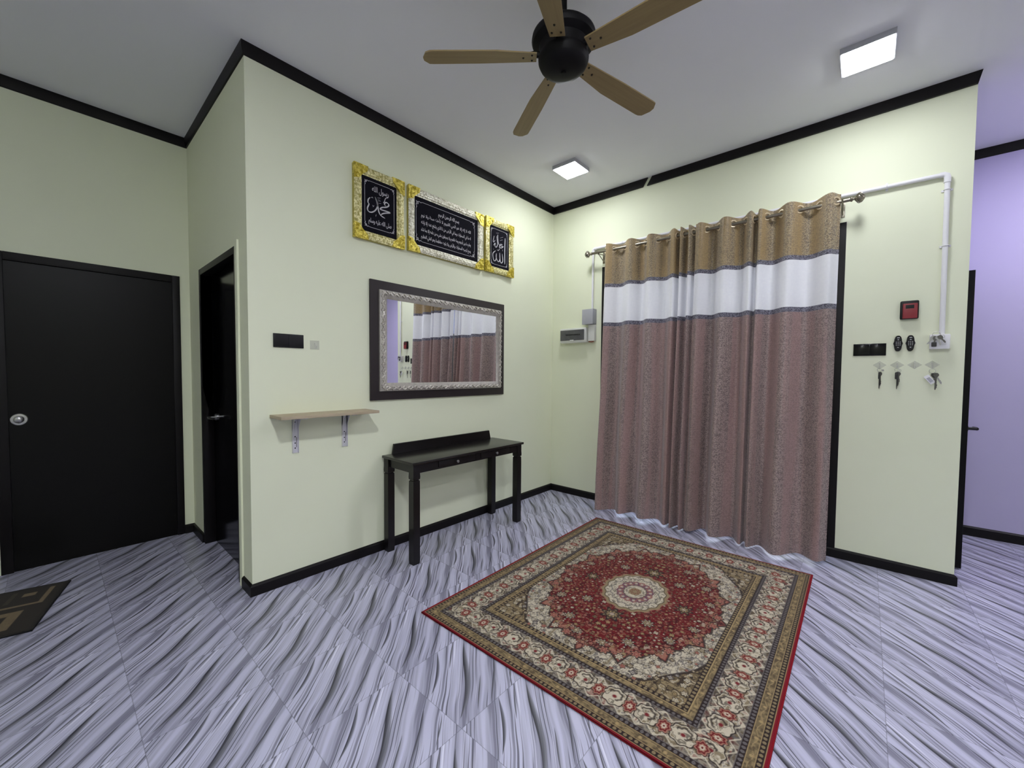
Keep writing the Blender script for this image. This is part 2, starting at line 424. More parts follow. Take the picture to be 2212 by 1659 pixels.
f = MB().box((LB - .08, EY0, 0), (LB + .030, EY0 + .05, EZ), .002).box((LB - .08, EY1 - .05, 0), (LB + .030, EY1, EZ), .002).box((LB - .08, EY0 + .05, EZ - .05), (LB + .030, EY1 - .05, EZ), .002)
build('door_frame', f, M['trim'], d3)
# the leaf stands a hand's breadth open into the corridor, so only its edge shows past the wall end
lf = build('door_leaf', MB().box((LB + .0295, EY0 + .005, .012), (LB + .066, EY1 - .06, EZ - .004), .002), M['door'], d3)
hm = MB().lathe([(.026, 0), (.026, .007), (.012, .009), (.0095, .013), (.0095, .048)], (LB + .066, EY0 + .075, .918), 24, 'x').tube([(LB + .112, EY0 + .07, .918), (LB + .116, EY0 + .12, .918), (LB + .113, EY0 + .19, .916)], [.010, .009, .007], 12)
build('lever_handle', hm, M['blk'], lf)
# sliding glass door behind the curtains, daylight beyond
d4 = sroot('door_4', ((OX0 + OX1) / 2, 0, 0))
f = MB().box((OX0, -.006, 0), (OX0 + .06, TH, OZ), .002).box((OX1 - .062, -.006, 0), (OX1, TH, OZ), .002).box((OX0 + .06, -.006, OZ - .06), (OX1 - .062, TH, OZ), .002).box((OX0 + .06, 0, 0), (OX1 - .062, TH, .02), .002)
build('door_frame', f, M['trim'], d4)
pm = (OX0 + OX1) / 2
for x0, x1, yy in ((OX0 + .06, pm + .03, .07), (pm - .03, OX1 - .062, .035)):
    fr = MB()
    for a, b in (((x0, yy, .022), (x0 + .05, yy + .025, OZ - .06)), ((x1 - .05, yy, .022), (x1, yy + .025, OZ - .06)), ((x0 + .05, yy, .022), (x1 - .05, yy + .025, .09)), ((x0 + .05, yy, OZ - .12), (x1 - .05, yy + .025, OZ - .06))): fr.box(a, b, .002)
    sl = build('sliding_panel', fr, M['trim'], d4)
    build('glass_pane', MB().box((x0 + .05, yy + .010, .09), (x1 - .05, yy + .015, OZ - .12)), M['pane'], sl)
struct('ground_yard', MB().box((-2.0, TH, -.12), (LB - TH - .002, 4.5, -.02)), M['outdoor'])

# ------------------------------------------------------------------ ceiling lights
def ceiling_light(cx, cy, label, led='led', s=.112):
    t = thing('ceiling_light', label, 'light', (cx, cy, H), 'square panel lights on the ceiling')
    fr = MB(); z0, z1 = H - .034, H
    for a, b in (((-s, -s), (s, -s + .006)), ((-s, s - .006), (s, s)), ((-s, -s + .006), (-s + .006, s - .006)), ((s - .006, -s + .006), (s, s - .006))):
        fr.box((cx + a[0], cy + a[1], z0 + .004), (cx + b[0], cy + b[1], z1), .001)
    build('frame', fr, M['greybox'], t)
    q = s - .006
    build('diffuser', MB().box((cx - q, cy - q, z0), (cx + q, cy + q, z0 + .02), .006, 3), M[led], t)
    return t
ceiling_light(2.490, -.605, 'larger looking glowing square light on the ceiling at right, above the key hooks')
ceiling_light(.605, -.605, 'smaller looking glowing square light on the ceiling near the room corner')
ceiling_light(2.490, -3.42, 'square light on the ceiling right above the camera', 'led_over')
ceiling_light(2.490, -6.1, 'unseen square fill light added on the ceiling far behind the camera', 'fill_rear')  # out of view, added to lift the dim parts of the room
ceiling_light(5.0, -3.42, 'unseen square fill light added on the ceiling to the right of the camera', 'fill_side')  # unseen fixture, added for fill from the right
ceiling_light(3.95, .35, 'square light on the ceiling of the lavender corridor', 'ledv')

# ------------------------------------------------------------------ ceiling fan
FX, FY = 1.479, -2.005
FK = .933                     # the fan hangs on a longish rod; blade span a little over 1.2 m
def fz(z): return 1.2519 + (z - 1.2519) * FK
fan = thing('ceiling_fan', 'black ceiling fan with five pale wooden blades hanging from the ceiling', 'fan', (FX, FY, H))
build('canopy', MB().lathe([(0, H), (.062, H), (.062, H - .018), (.05, H - .042), (.022, H - .058), (0, H - .058)], (FX, FY, 0)), M['fanblk'], fan)
build('downrod', MB().tube([(FX, FY, H - .05), (FX, FY, 2.78)], .0135, 16), M['fanblk'], fan)
build('motor_housing', MB().lathe([(0 * FK, fz(2.905)), (.028 * FK, fz(2.905)), (.034 * FK, fz(2.885)), (.085 * FK, fz(2.880)), (.135 * FK, fz(2.868)), (.150 * FK, fz(2.852)), (.152 * FK, fz(2.838)), (.146 * FK, fz(2.824)), (.118 * FK, fz(2.808)), (.112 * FK, fz(2.775)), (.112 * FK, fz(2.768)), (0 * FK, fz(2.768))], (FX, FY, 0), 56), M['fanblk'], fan)
build('switch_bowl', MB().lathe([(0 * FK, fz(2.767)), (.116 * FK, fz(2.767)), (.120 * FK, fz(2.757)), (.119 * FK, fz(2.742)), (.112 * FK, fz(2.726)), (.110 * FK, fz(2.722)), (.098 * FK, fz(2.710)), (.070 * FK, fz(2.699)), (.03 * FK, fz(2.693)), (.012 * FK, fz(2.692)), (.012 * FK, fz(2.687)), (0 * FK, fz(2.686))], (FX, FY, 0), 56), M['fanblk'], fan)
def fan_blade(ang):
    ca, sa = math.cos(ang), math.sin(ang); pitch = math.radians(-11); zc = fz(2.762); th = .006
    R0, R1 = .128 * FK, .672 * FK
    # outline: (r, half-width on one edge, half-width on the other)
    top = []; bot = []
    N = 26
    for i in range(N + 1):
        q = i / N; r = R0 + (R1 - R0) * q
        wA = .036 + .020 * min(1, q / .35) + .006 * q; wB = .036 + .008 * min(1, q / .5) + .004 * q
        if r > R1 - .055: e = (r - (R1 - .055)) / .055; wA -= wA * .0 + .055 * (1 - math.sqrt(max(0, 1 - e * e)))
        if r > R1 - .03: e = (r - (R1 - .03)) / .03; wB -= .03 * (1 - math.sqrt(max(0, 1 - e * e)))
        top.append((r, wA * FK)); bot.append((r, -wB * FK))
    poly = top + bot[::-1]
    def mp(dz):
        def fn(r, y):
            yy = y * math.cos(pitch); zz = zc + y * math.sin(pitch) + dz
            return Vector((FX + r * ca - yy * sa, FY + r * sa + yy * ca, zz))
        return fn
    m = MB(); lo, hi = mp(0), mp(th)
    n = len(top)
    V = [lo(*p) for p in top] + [lo(*p) for p in bot] + [hi(*p) for p in top] + [hi(*p) for p in bot]
    F = []
    for i in range(n - 1):
        F += [(i, i + 1, n + i + 1, n + i), (2 * n + i, 3 * n + i, 3 * n + i + 1, 2 * n + i + 1), (i, 2 * n + i, 2 * n + i + 1, i + 1), (n + i, n + i + 1, 3 * n + i + 1, 3 * n + i)]
    F += [(0, n, 3 * n, 2 * n), (n - 1, 3 * n - 1, 4 * n - 1, 2 * n - 1)]
    m.faces(V, F)
    b = build('blade', m, M['blade'], fan, 40)
    me = b.data; uvl = me.uv_layers.new(name='grain'); o = ORG[b.name]
    for L in me.loops:
        p = me.vertices[L.vertex_index].co; x, y = p.x, p.y
        uvl.data[L.index].uv = (x * ca + y * sa + ang, -x * sa + y * ca)
    for r, y in ((.140, .020), (.140, -.020), (.179, .0)):
        c = mp(-.0015)(r, y); build('screw', MB().lathe([(0, -.002), (.0035, -.0015), (.005, .001), (.005, .003)], c, 12), M['screw'], b)
    iron = MB()
    p0, p1 = Vector((FX + .080 * ca, FY + .080 * sa, fz(2.772))), mp(th + .004)(.186, 0)
    iron.tube([p0, (p0 + p1) / 2 + Vector((0, 0, .006)), p1], [.014, .012, .006], 8)
    build('blade_iron', iron, M['fanblk'], fan)
for k in range(5): fan_blade(math.radians(4.2 + 72 * k))

# ------------------------------------------------------------------ things on the left wall (plane x = 0)
def yz(x): return lambda a, b: Vector((x, a, b))
def frame_ring(mb, y0, y1, z0, z1, w, x_out, x_mid, x_in, base=0.001):
    """mitred picture moulding seen from +x: outer height, crest, inner height"""
    prof = [(0, base), (0, x_out), (w * .25, x_mid), (w * .55, x_mid * .96), (w * .8, x_in + (x_mid - x_in) * .45), (w, x_in), (w, base)]
    loops = []
    for o, x in prof:
        loops.append([Vector((x, y0 + o, z0 + o)), Vector((x, y1 - o, z0 + o)), Vector((x, y1 - o, z1 - o)), Vector((x, y0 + o, z1 - o))])
    V = [p for L in loops for p in L]; F = []
    n = len(prof)
    for i in range(n):
        j = (i + 1) % n
        for k in range(4): F.append((i * 4 + k, i * 4 + (k + 1) % 4, j * 4 + (k + 1) % 4, j * 4 + k))
    mb.faces(V, F); return mb
def ribbon(mb, pts, w, x, taper=True, sub=6, h=.0012):
    """brush stroke on a plane of constant x: pts in (y, z); w maximal half width"""
    P = [Vector((p[0], p[1], 0)) for p in pts]
    if len(P) > 2:                                   # Catmull-Rom
        Q = [P[0] * 2 - P[1]] + P + [P[-1] * 2 - P[-2]]; R = []
        for i in range(1, len(Q) - 2):
            for k in range(sub):
                t = k / sub; a, b, c, d = Q[i - 1], Q[i], Q[i + 1], Q[i + 2]
                R.append(.5 * ((2 * b) + (c - a) * t + (2 * a - 5 * b + 4 * c - d) * t * t + (3 * b - a - 3 * c + d) * t ** 3))
        R.append(P[-1]); P = R
    n = len(P); A = []; B = []
    for i, p in enumerate(P):
        d = (P[min(n - 1, i + 1)] - P[max(0, i - 1)]); d = d.normalized() if d.length > 1e-9 else Vector((1, 0, 0))
        q = i / max(1, n - 1)
        # broad-nib pen: thick on diagonals, thin across them
        nib = .55 + .45 * abs(d.x * .5 + d.y * .87) if taper else 1
        ww = w * nib * (min(1, .45 + q * 6, .45 + (1 - q) * 6) if taper else 1)
        A.append(p + Vector((-d.y, d.x, 0)) * ww); B.append(p - Vector((-d.y, d.x, 0)) * ww)
    V = [Vector((x + h, p.x, p.y)) for p in A + B] + [Vector((x, p.x, p.y)) for p in A + B]
    F = []
    for i in range(n - 1):
        F += [(i, n + i, n + i + 1, i + 1), (i, i + 1, 2 * n + i + 1, 2 * n + i), (n + i, 3 * n + i, 3 * n + i + 1, n + i + 1)]
    F += [(0, 2 * n, 3 * n, n), (n - 1, 2 * n - 1, 4 * n - 1, 3 * n - 1)]
    mb.faces(V, F); return mb
# minimal Arabic shaping into presentation forms, drawn right to left
_D = {'ا': (0xFE8D, 2), 'أ': (0xFE83, 2), 'إ': (0xFE87, 2), 'ب': (0xFE8F, 4), 'ة': (0xFE93, 2), 'ت': (0xFE95, 4), 'ث': (0xFE99, 4), 'ج': (0xFE9D, 4), 'ح': (0xFEA1, 4), 'خ': (0xFEA5, 4), 'د': (0xFEA9, 2), 'ذ': (0xFEAB, 2), 'ر': (0xFEAD, 2), 'ز': (0xFEAF, 2), 'س': (0xFEB1, 4), 'ش': (0xFEB5, 4), 'ص': (0xFEB9, 4), 'ض': (0xFEBD, 4), 'ط': (0xFEC1, 4), 'ظ': (0xFEC5, 4), 'ع': (0xFEC9, 4), 'غ': (0xFECD, 4), 'ف': (0xFED1, 4), 'ق': (0xFED5, 4), 'ك': (0xFED9, 4), 'ل': (0xFEDD, 4), 'م': (0xFEE1, 4), 'ن': (0xFEE5, 4), 'ه': (0xFEE9, 4), 'و': (0xFEED, 2), 'ى': (0xFEEF, 2), 'ي': (0xFEF1, 4), 'ئ': (0xFE89, 4), 'ء': (0xFE80, 1)}
def shape_ar(s):
    toks = []; i = 0
    while i < len(s):
        if s[i] == 'ل' and i + 1 < len(s) and s[i + 1] in 'اأإ':
            toks.append(({'ا': 0xFEFB, 'أ': 0xFEF7, 'إ': 0xFEF9}[s[i + 1]], 2)); i += 2
        else: toks.append(_D.get(s[i], (ord(s[i]), 0))); i += 1
    out = []
    for k, (base, n) in enumerate(toks):
        if n == 0: out.append(chr(base)); continue
        joinp = k > 0 and toks[k - 1][1] == 4 and n > 1
        joinn = n == 4 and k + 1 < len(toks) and toks[k + 1][1] > 1
        out.append(chr(base + (3 if joinp and joinn else 2 if joinn else 1 if joinp else 0)))
    return ''.join(reversed(out))
def text_mesh(body):
    cu = bpy.data.curves.new('t', 'FONT'); cu.body = body; cu.size = 1; cu.resolution_u = 3; cu.extrude = 0
    o = bpy.data.objects.new('t', cu); COL.objects.link(o)
    bpy.context.view_layer.update()
    ev = o.evaluated_get(bpy.context.evaluated_depsgraph_get()); me = ev.to_mesh()
    V = [v.co.copy() for v in me.vertices]; F = [tuple(p.vertices) for p in me.polygons]
    ev.to_mesh_clear(); bpy.data.objects.remove(o); bpy.data.curves.remove(cu)
    return V, F
def put_text(mb, body, y0, y1, z0, z1, x, bold=0.0):
    V, F = text_mesh(shape_ar(body))
    if not V: return mb
    lo = [min(v[i] for v in V) for i in (0, 1)]; hi = [max(v[i] for v in V) for i in (0, 1)]
    sx = (y1 - y0) / max(1e-6, hi[0] - lo[0]); sz = (z1 - z0) / max(1e-6, hi[1] - lo[1])
    def P(v): return Vector((x, y0 + (v.x - lo[0]) * sx, z0 + (v.y - lo[1]) * sz))
    mb.faces([P(v) for v in V], F)
    if bold:
        for dy, dz in ((bold, 0), (0, bold)): mb.faces([P(v) + Vector((-.0001, dy, dz)) for v in V], F)
    return mb

def picture(label, y0, y1, z0, z1, win, border, mats, name='framed_calligraphy'):
    t = thing(name, label, 'picture', (0, (y0 + y1) / 2, (z0 + z1) / 2), 'gilt framed calligraphy in a row on the left wall')
    w = ((win[0] - y0) + (y1 - win[1]) + (win[2] - z0) + (z1 - win[3])) / 4
    fr = MB(); frame_ring(fr, y0, y1, z0, z1, w, .024, .031, .018)
    # beading: little rounded leaves all over the moulding
    rr = random.Random(int(abs(y0) * 1000))
    for side in range(4):
        L = (y1 - y0) if side < 2 else (z1 - z0)
        for k in range(int(L / .011)):
            a = (k + .5) * .011
            for o in (w * .22, w * .5, w * .78):
                yy, zz = {0: (y0 + a, z0 + o), 1: (y0 + a, z1 - o), 2: (y0 + o, z0 + a), 3: (y1 - o, z0 + a)}[side]
                if min(yy - y0, y1 - yy, zz - z0, z1 - zz) < w * .15: continue
                s = .0042 * rr.uniform(.7, 1.25); x = .0275 if o < w * .6 else .0235
                ang = rr.uniform(-.8, .8)
                fr.box((x - .003, yy - s * 1.4, zz - s * .7), (x + .0035, yy + s * 1.4, zz + s * .7), .0012, 1, Matrix.Rotation(ang + (PI / 2 if side > 1 else 0), 3, 'X'))
    build('frame', fr, M[mats[0]], t, 50)
    side = MB(); side.box((.0005, y0 - .0012, z0 - .0012), (.020, y0 + .004, z1 + .0012)).box((.0005, y1 - .004, z0 - .0012), (.020, y1 + .0012, z1 + .0012)).box((.0005, y0 + .004, z0 - .0012), (.020, y1 - .004, z0 + .004)).box((.0005, y0 + .004, z1 - .004), (.020, y1 - .004, z1 + .0012))
    build('frame_side', side, M['goldside'], t, 0)
    for sy in (0, 1):
        for sz in (0, 1):
            cy, cz = (y1 if sy else y0), (z1 if sz else z0); dy, dz = (-1 if sy else 1), (-1 if sz else 1)
            c = MB(); a = w * 1.02; Lc = w * 1.75
            pol = [(-.003, -.003), (Lc, -.003), (Lc * .93, a * .55), (a * 1.05, a), (a, a * 1.05), (a * .55, Lc * .93), (-.003, Lc)]
            c.prism(pol, lambda p, q: Vector((.012, cy + dy * p, cz + dz * q)), lambda p, q: Vector((.033, cy + dy * p, cz + dz * q)))
            for k in range(26):
                p, q = rr.uniform(.004, Lc * .95), rr.uniform(.004, Lc * .95)
                if p > a and q > a * .5: continue
                if q > a and p > a * .5: continue
                s = rr.uniform(.004, .008)
                c.box((.030, cy + dy * p - s, cz + dz * q - s * .55), (.037, cy + dy * p + s, cz + dz * q + s * .55), .0018, 1, Matrix.Rotation(rr.uniform(0, 3), 3, 'X'))
            build('corner_ornament', c, M['gold'], t, 50)
    build('backing_cloth', MB().box((.004, win[0] - .004, win[2] - .004), (.016, win[1] + .004, win[3] + .004)), M['velvet'], t, 0)
    b = MB(); by0, by1, bz0, bz1 = border; X = .0162; lw = .0011
    g = .055 if (by1 - by0) > .4 else .035
    ribbon(b, [(by0 + g, bz0), (by1 - g, bz0)], lw, X, False); ribbon(b, [(by0 + g, bz1), (by1 - g, bz1)], lw, X, False)
    ribbon(b, [(by0, bz0 + g), (by0, bz1 - g)], lw, X, False); ribbon(b, [(by1, bz0 + g), (by1, bz1 - g)], lw, X, False)
    for cy, dy in ((by0, 1), (by1, -1)):
        for cz, dz in ((bz0, 1), (bz1, -1)):
            def C(p, q): return (cy + dy * p * g, cz + dz * q * g)
            ribbon(b, [C(1, 0), C(.75, .10), C(.5, .02), C(.25, .12), C(0.05, .05), C(.12, .25), C(.02, .5), C(.10, .75), C(0, 1)], .0022, X)
            ribbon(b, [C(.08, .08), C(.35, .28), C(.22, .42), C(.12, .25), C(.3, .12), C(.45, .2)], .002, X)
            ribbon(b, [C(.0, .0), C(.2, .2)], .004, X)
    build('border_line', b, M['ink'], t, 0)
    return t, MB(), X
# left picture
t, m, X = picture('square gilt frame at left of the row, one large white calligraphic word on black', -2.232, -1.860, 2.133, 2.602, (-2.176, -1.910, 2.197, 2.553), (-2.155, -1.935, 2.222, 2.524), ('champ',))
S1 = [(-2.116, 2.417), (-2.129, 2.401), (-2.132, 2.381), (-2.125, 2.371), (-2.135, 2.346), (-2.135, 2.331), (-2.125, 2.321), (-2.106, 2.323), (-2.085, 2.337), (-2.068, 2.36), (-2.061, 2.388), (-2.067, 2.411), (-2.08, 2.432)]
S2 = [(-2.08, 2.432), (-2.067, 2.406), (-2.059, 2.37), (-2.052, 2.34), (-2.037, 2.321), (-2.006, 2.311)]
S3 = [(-2.039, 2.323), (-2.026, 2.336), (-2.001, 2.348), (-1.967, 2.36), (-1.988, 2.362), (-2.024, 2.361), (-2.042, 2.363), (-2.028, 2.378), (-1.997, 2.389), (-1.977, 2.405), (-1.981, 2.418), (-1.999, 2.421), (-2.01, 2.406), (-2.0, 2.395)]
S4 = [(-1.978, 2.465), (-2.001, 2.447), (-2.010, 2.424), (-2.019, 2.411)]
for S, wd in ((S1, .0042), (S2, .0050), (S3, .0044), (S4, .0022)): ribbon(m, S, wd, X)
for S in ([(-2.108, 2.418), (-2.100, 2.424), (-2.096, 2.418)], [(-2.100, 2.372), (-2.094, 2.366), (-2.088, 2.372), (-2.096, 2.360)], [(-2.062, 2.432), (-2.040, 2.436)], [(-2.058, 2.424), (-2.052, 2.412)], [(-2.046, 2.424), (-2.042, 2.412)], [(-2.052, 2.398), (-2.036, 2.402)], [(-2.072, 2.318), (-2.076, 2.304)]): ribbon(m, S, .0017, X)
build('calligraphy', m, M['ink'], t, 0)
build('small_script', put_text(MB(), 'رسول الله', -2.102, -1.978, 2.452, 2.500, X + .0004, .0006), M['ink'], t, 0)
build('small_script', put_text(MB(), 'صلى الله عليه وسلم', -2.128, -1.956, 2.238, 2.284, X + .0004, .0006), M['ink'], t, 0)
# middle picture
t, m, X = picture('wide gilt frame in the middle of the row, lines of small white script', -1.820, -1.070, 2.141, 2.603, (-1.763, -1.125, 2.203, 2.556), (-1.751, -1.163, 2.228, 2.517), ('silvergl',))
L = ['بسم الله الرحمن الرحيم', 'الله لا إله إلا هو الحي القيوم لا تأخذه سنة ولا نوم', 'له ما في السماوات وما في الأرض من ذا الذي يشفع عنده إلا بإذنه', 'يعلم ما بين أيديهم وما خلفهم ولا يحيطون بشيء من علمه إلا بما شاء', 'وسع كرسيه السماوات والأرض ولا يئوده حفظهما وهو العلي العظيم']
put_text(m, L[0], -1.546, -1.336, 2.448, 2.490, X + .0004, .0012)
for k in range(4):
    z1 = 2.446 - .052 * k; put_text(m, L[k + 1], -1.706, -1.206, z1 - .046, z1 - .002, X + .0004, .0007)
build('calligraphy', m, M['ink'], t, 0)
# right picture
t, m, X = picture('smallest gilt frame at right of the row, tall white calligraphic strokes on black', -1.033, -.673, 2.146, 2.613, (-.975, -.718, 2.204, 2.559), (-.962, -.750, 2.225, 2.537), ('champ',))
for S, wd in (([(-.779, 2.486), (-.783, 2.384), (-.782, 2.251)], .0050), ([(-.817, 2.337), (-.809, 2.28), (-.822, 2.256), (-.839, 2.258), (-.847, 2.291), (-.851, 2.339)], .0046), ([(-.848, 2.287), (-.856, 2.263), (-.873, 2.258), (-.888, 2.273), (-.896, 2.292), (-.894, 2.325)], .0046), ([(-.895, 2.285), (-.904, 2.261), (-.923, 2.254), (-.934, 2.273), (-.938, 2.315), (-.905, 2.346)], .0040),
              ([(-.877, 2.494), (-.878, 2.468), (-.871, 2.428), (-.851, 2.406), (-.80, 2.406)], .0042), ([(-.80, 2.406), (-.829, 2.388), (-.855, 2.388), (-.841, 2.416), (-.815, 2.419)], .0042), ([(-.892, 2.476), (-.879, 2.411), (-.896, 2.379), (-.913, 2.386), (-.91, 2.411), (-.931, 2.387)], .0036), ([(-.912, 2.437), (-.925, 2.419), (-.936, 2.423), (-.923, 2.472)], .0026),
              ([(-.898, 2.503), (-.864, 2.510)], .0022), ([(-.844, 2.473), (-.807, 2.490)], .0022), ([(-.847, 2.45), (-.812, 2.464)], .0022), ([(-.886, 2.36), (-.869, 2.355), (-.852, 2.375)], .0024), ([(-.814, 2.376), (-.812, 2.363)], .002), ([(-.936, 2.355), (-.928, 2.352)], .003)): ribbon(m, S, wd, X)
build('calligraphy', m, M['ink'], t, 0)

# wall mirror on its dark board
t = thing('wall_mirror', 'wide mirror in carved silver frame mounted on a dark brown board above console table', 'mirror', (0, -1.452, 1.47))
build('backing_board', MB().box((.001, -2.120, 1.060), (.017, -.785, 1.882), .003), M['board'], t)
fr = MB(); my0, my1, mz0, mz1 = -2.056, -.840, 1.122, 1.819; mw = .0575
frame_ring(fr, my0, my1, mz0, mz1, mw, .030, .040, .024, .017)
rr = random.Random(4); lv = MB()
for side in range(4):                       # carved leaf scroll running round the moulding
    Ls = (my1 - my0) if side < 2 else (mz1 - mz0); step = .046
    for k in range(int(Ls / step)):
        a = (k + .5) * Ls / int(Ls / step)
        for q in range(3):
            aa = a + (-.014, 0, .014)[q]; o = mw * (.28, .38, .46)[q]
            yy, zz = {0: (my0 + aa, mz0 + o), 1: (my0 + aa, mz1 - o), 2: (my0 + o, mz0 + aa), 3: (my1 - o, mz0 + aa)}[side]
            if min(yy - my0, my1 - yy, zz - mz0, mz1 - zz) < mw * .2: continue
            rot = Matrix.Rotation((.55 if q != 1 else -.5) * (1 if side in (0, 3) else -1) + (PI / 2 if side > 1 else 0), 3, 'X')
            lv.box((.030, yy - .016, zz - .0042), (.049, yy + .016, zz + .0042), .004, 2, rot)
build('frame', fr, M['silverdk'], t, 50)
build('leaf_carving', lv, M['silver'], t, 50)
build('mirror_glass', MB().box((.016, my0 + mw - .004, mz0 + mw - .004), (.022, my1 - mw + .004, mz1 - mw + .004)), M['mirror'], t, 0)

# switches
def switch_plate(label, mapf, gangs, name='switch_plate', mat='blk'):
    pts, loc, ax = mapf
    t = thing(name, label, 'switch', loc, 'black switch plates')
    (a0, a1, z0, z1) = pts
    def bx(m, a, b, c, d, e, f, bev): 
        if ax == 'x': m.box((e, a, c), (f, b, d), bev)
        else: m.box((a, -f, c), (b, -e, d), bev)
        return m
    build('plate', bx(MB(), a0, a1, z0, z1, .0005, .008, .002), M[mat], t)
    g = (a1 - a0 - .012) / gangs
    for k in range(gangs):
        build('rocker', bx(MB(), a0 + .006 + g * k + .001, a0 + .006 + g * (k + 1) - .001, z0 + .006, z1 - .006, .007, .0098, .0012), M[mat], t)
    return t
switch_plate('black double switch plate on the wall above the wooden shelf', ((-2.710, -2.546, 1.392, 1.471), (0, -2.628, 1.43), 'x'), 2)
switch_plate('black double switch plate beside the curtain, left of the two keypads', ((2.467, 2.628, 1.386, 1.464), (2.548, 0, 1.425), 'y'), 2, mat='gloss')

# clear hook by the left switch
def clear_hook(label, c, ax, sz=.033, diamond=True, group='clear adhesive hooks under the switches'):
    t = thing('adhesive_hook', label, 'hook', c, group)
    def P(a, z, d): return Vector((d, c[1] + a, c[2] + z)) if ax == 'x' else Vector((c[0] + a, -d, c[2] + z))
    pol = [(-sz, 0), (0, -sz * .78), (sz, 0), (0, sz * .78)] if diamond else [(-sz, -sz), (sz, -sz), (sz, sz), (-sz, sz)]
    build('pad', MB().prism(pol, lambda a, z: P(a, z, .0006), lambda a, z: P(a, z, .0022)), M['clear'], t, 0)
    k = MB().tube([P(0, .010, .003), P(0, .002, .012), P(0, -.010, .013), P(0, -.018, .020), P(0, -.014, .028), P(0, -.006, .030)], [.0035, .0032, .003, .003, .0028, .0024], 10)
    build('hook', k, M['clear'], t)
    return t
hk = clear_hook('clear square adhesive hook stuck right of the switch above the shelf', (0, -2.480, 1.416), 'x', .027, False)

# wooden shelf on two brackets
t = thing('wall_shelf', 'small pale wooden shelf on two white folding brackets below the switch', 'shelf', (0, -2.44, 1.0))
sd = .178
build('board', MB().box((.001, -2.733, .990), (sd, -2.150, 1.007), .0015), M['shelf'], t)
for by in (-2.600, -2.300):
    b = MB().box((.0005, by - .016, .772), (.006, by + .016, .990), .001).box((.006, by - .016, .984), (sd - .03, by + .016, .9895), .001)
    b.box((.006, by - .016, .772), (.02, by - .0145, .984)).box((.006, by + .0145, .772), (.02, by + .016, .984))
    b.prism([(.006, .90), (.05, .975), (.075, .984), (.006, .984)], lambda a, z: Vector((a, by - .0145, z)), lambda a, z: Vector((a, by - .016, z)))
    b.prism([(.006, .90), (.05, .975), (.075, .984), (.006, .984)], lambda a, z: Vector((a, by + .016, z)), lambda a, z: Vector((a, by + .0145, z)))
    bo = build('bracket', b, M['bracket'], t)
    for z in (.80, .83, .868, .955): build('screw', MB().lathe([(0, .0016), (.0028, .0012), (.004, 0)], (.006, by, z), 10, 'x'), M['blk'], bo)
    build('slot', MB().box((.006, by + .006, .805), (.0068, by + .0085, .865)), M['blk'], bo)

# console table
t = thing('console_table', 'narrow espresso console table with two drawers and low back rail, under the mirror', 'table', (.19, -1.483, 0))
tz = .675; ty0, ty1 = -2.038, -.932; tx0, tx1 = .016, .386
build('tabletop', MB().box((tx0, ty0, tz - .018), (tx1, ty1, tz), .004), M['top'], t)
r = MB(); r.prism([(-1.962, .672), (-.972, .672), (-.990, .745), (-1.950, .745)], lambda a, z: Vector((.018, a, z)), lambda a, z: Vector((.034, a, z)))
build('back_rail', r, M['console'], t)
LG = .051
for lx in (.022, .370 - LG):
    for ly in (-2.025, -.945 - LG):
        m = MB(); cx, cy = lx + LG / 2, ly + LG / 2; h = LG / 2
        def ring(s, z): return [Vector((cx - s, cy - s, z)), Vector((cx + s, cy - s, z)), Vector((cx + s, cy + s, z)), Vector((cx - s, cy + s, z))]
        prof = [(h * .93, 0), (h, .02), (h, .30), (h * 1.0, .50), (h * .98, .549), (h * .80, .552), (h * .80, .557), (h * 1.02, .560), (h * 1.06, .575), (h, .60), (h, tz - .017)]
        V = [p for s, z in prof for p in ring(s, z)]; F = [(3, 2, 1, 0), tuple(len(V) - 4 + k for k in range(4))]
        for i in range(len(prof) - 1):
            for k in range(4): F.append((i * 4 + k, i * 4 + (k + 1) % 4, i * 4 + 4 + (k + 1) % 4, i * 4 + 4 + k))
        m.faces(V, F); build('leg', m, M['console'], t, 30)
ap = MB().box((.036, -2.000, .598), (.052, -.970, tz - .018)).box((.052, -2.012, .598), (.352, -1.996, tz - .018)).box((.052, -.974, .598), (.352, -.958, tz - .018))
ap.box((.352, -1.976, .598), (.366, -.996, .606)).box((.352, -1.976, .650), (.366, -.996, tz - .018)).box((.352, -1.976, .606), (.366, -1.822, .650)).box((.352, -1.470, .606), (.366, -1.420, .650)).box((.352, -1.088, .606), (.366, -.996, .650))
build('apron', ap, M['console'], t, 0)
for y0, y1 in ((-1.820, -1.472), (-1.418, -1.090)):
    dr = build('drawer', MB().box((.120, y0 + .002, .6075), (.3685, y1 - .002, .6485), .0015), M['console'], t)
    yc = (y0 + y1) / 2 - .012 if y0 < -1.6 else (y0 + y1) / 2
    build('knob', MB().lathe([(.004, .0), (.004, .008), (.009, .011), (.0105, .016), (.008, .021), (0, .023)], (.3685, yc, .628), 20, 'x'), M['steel'], dr)

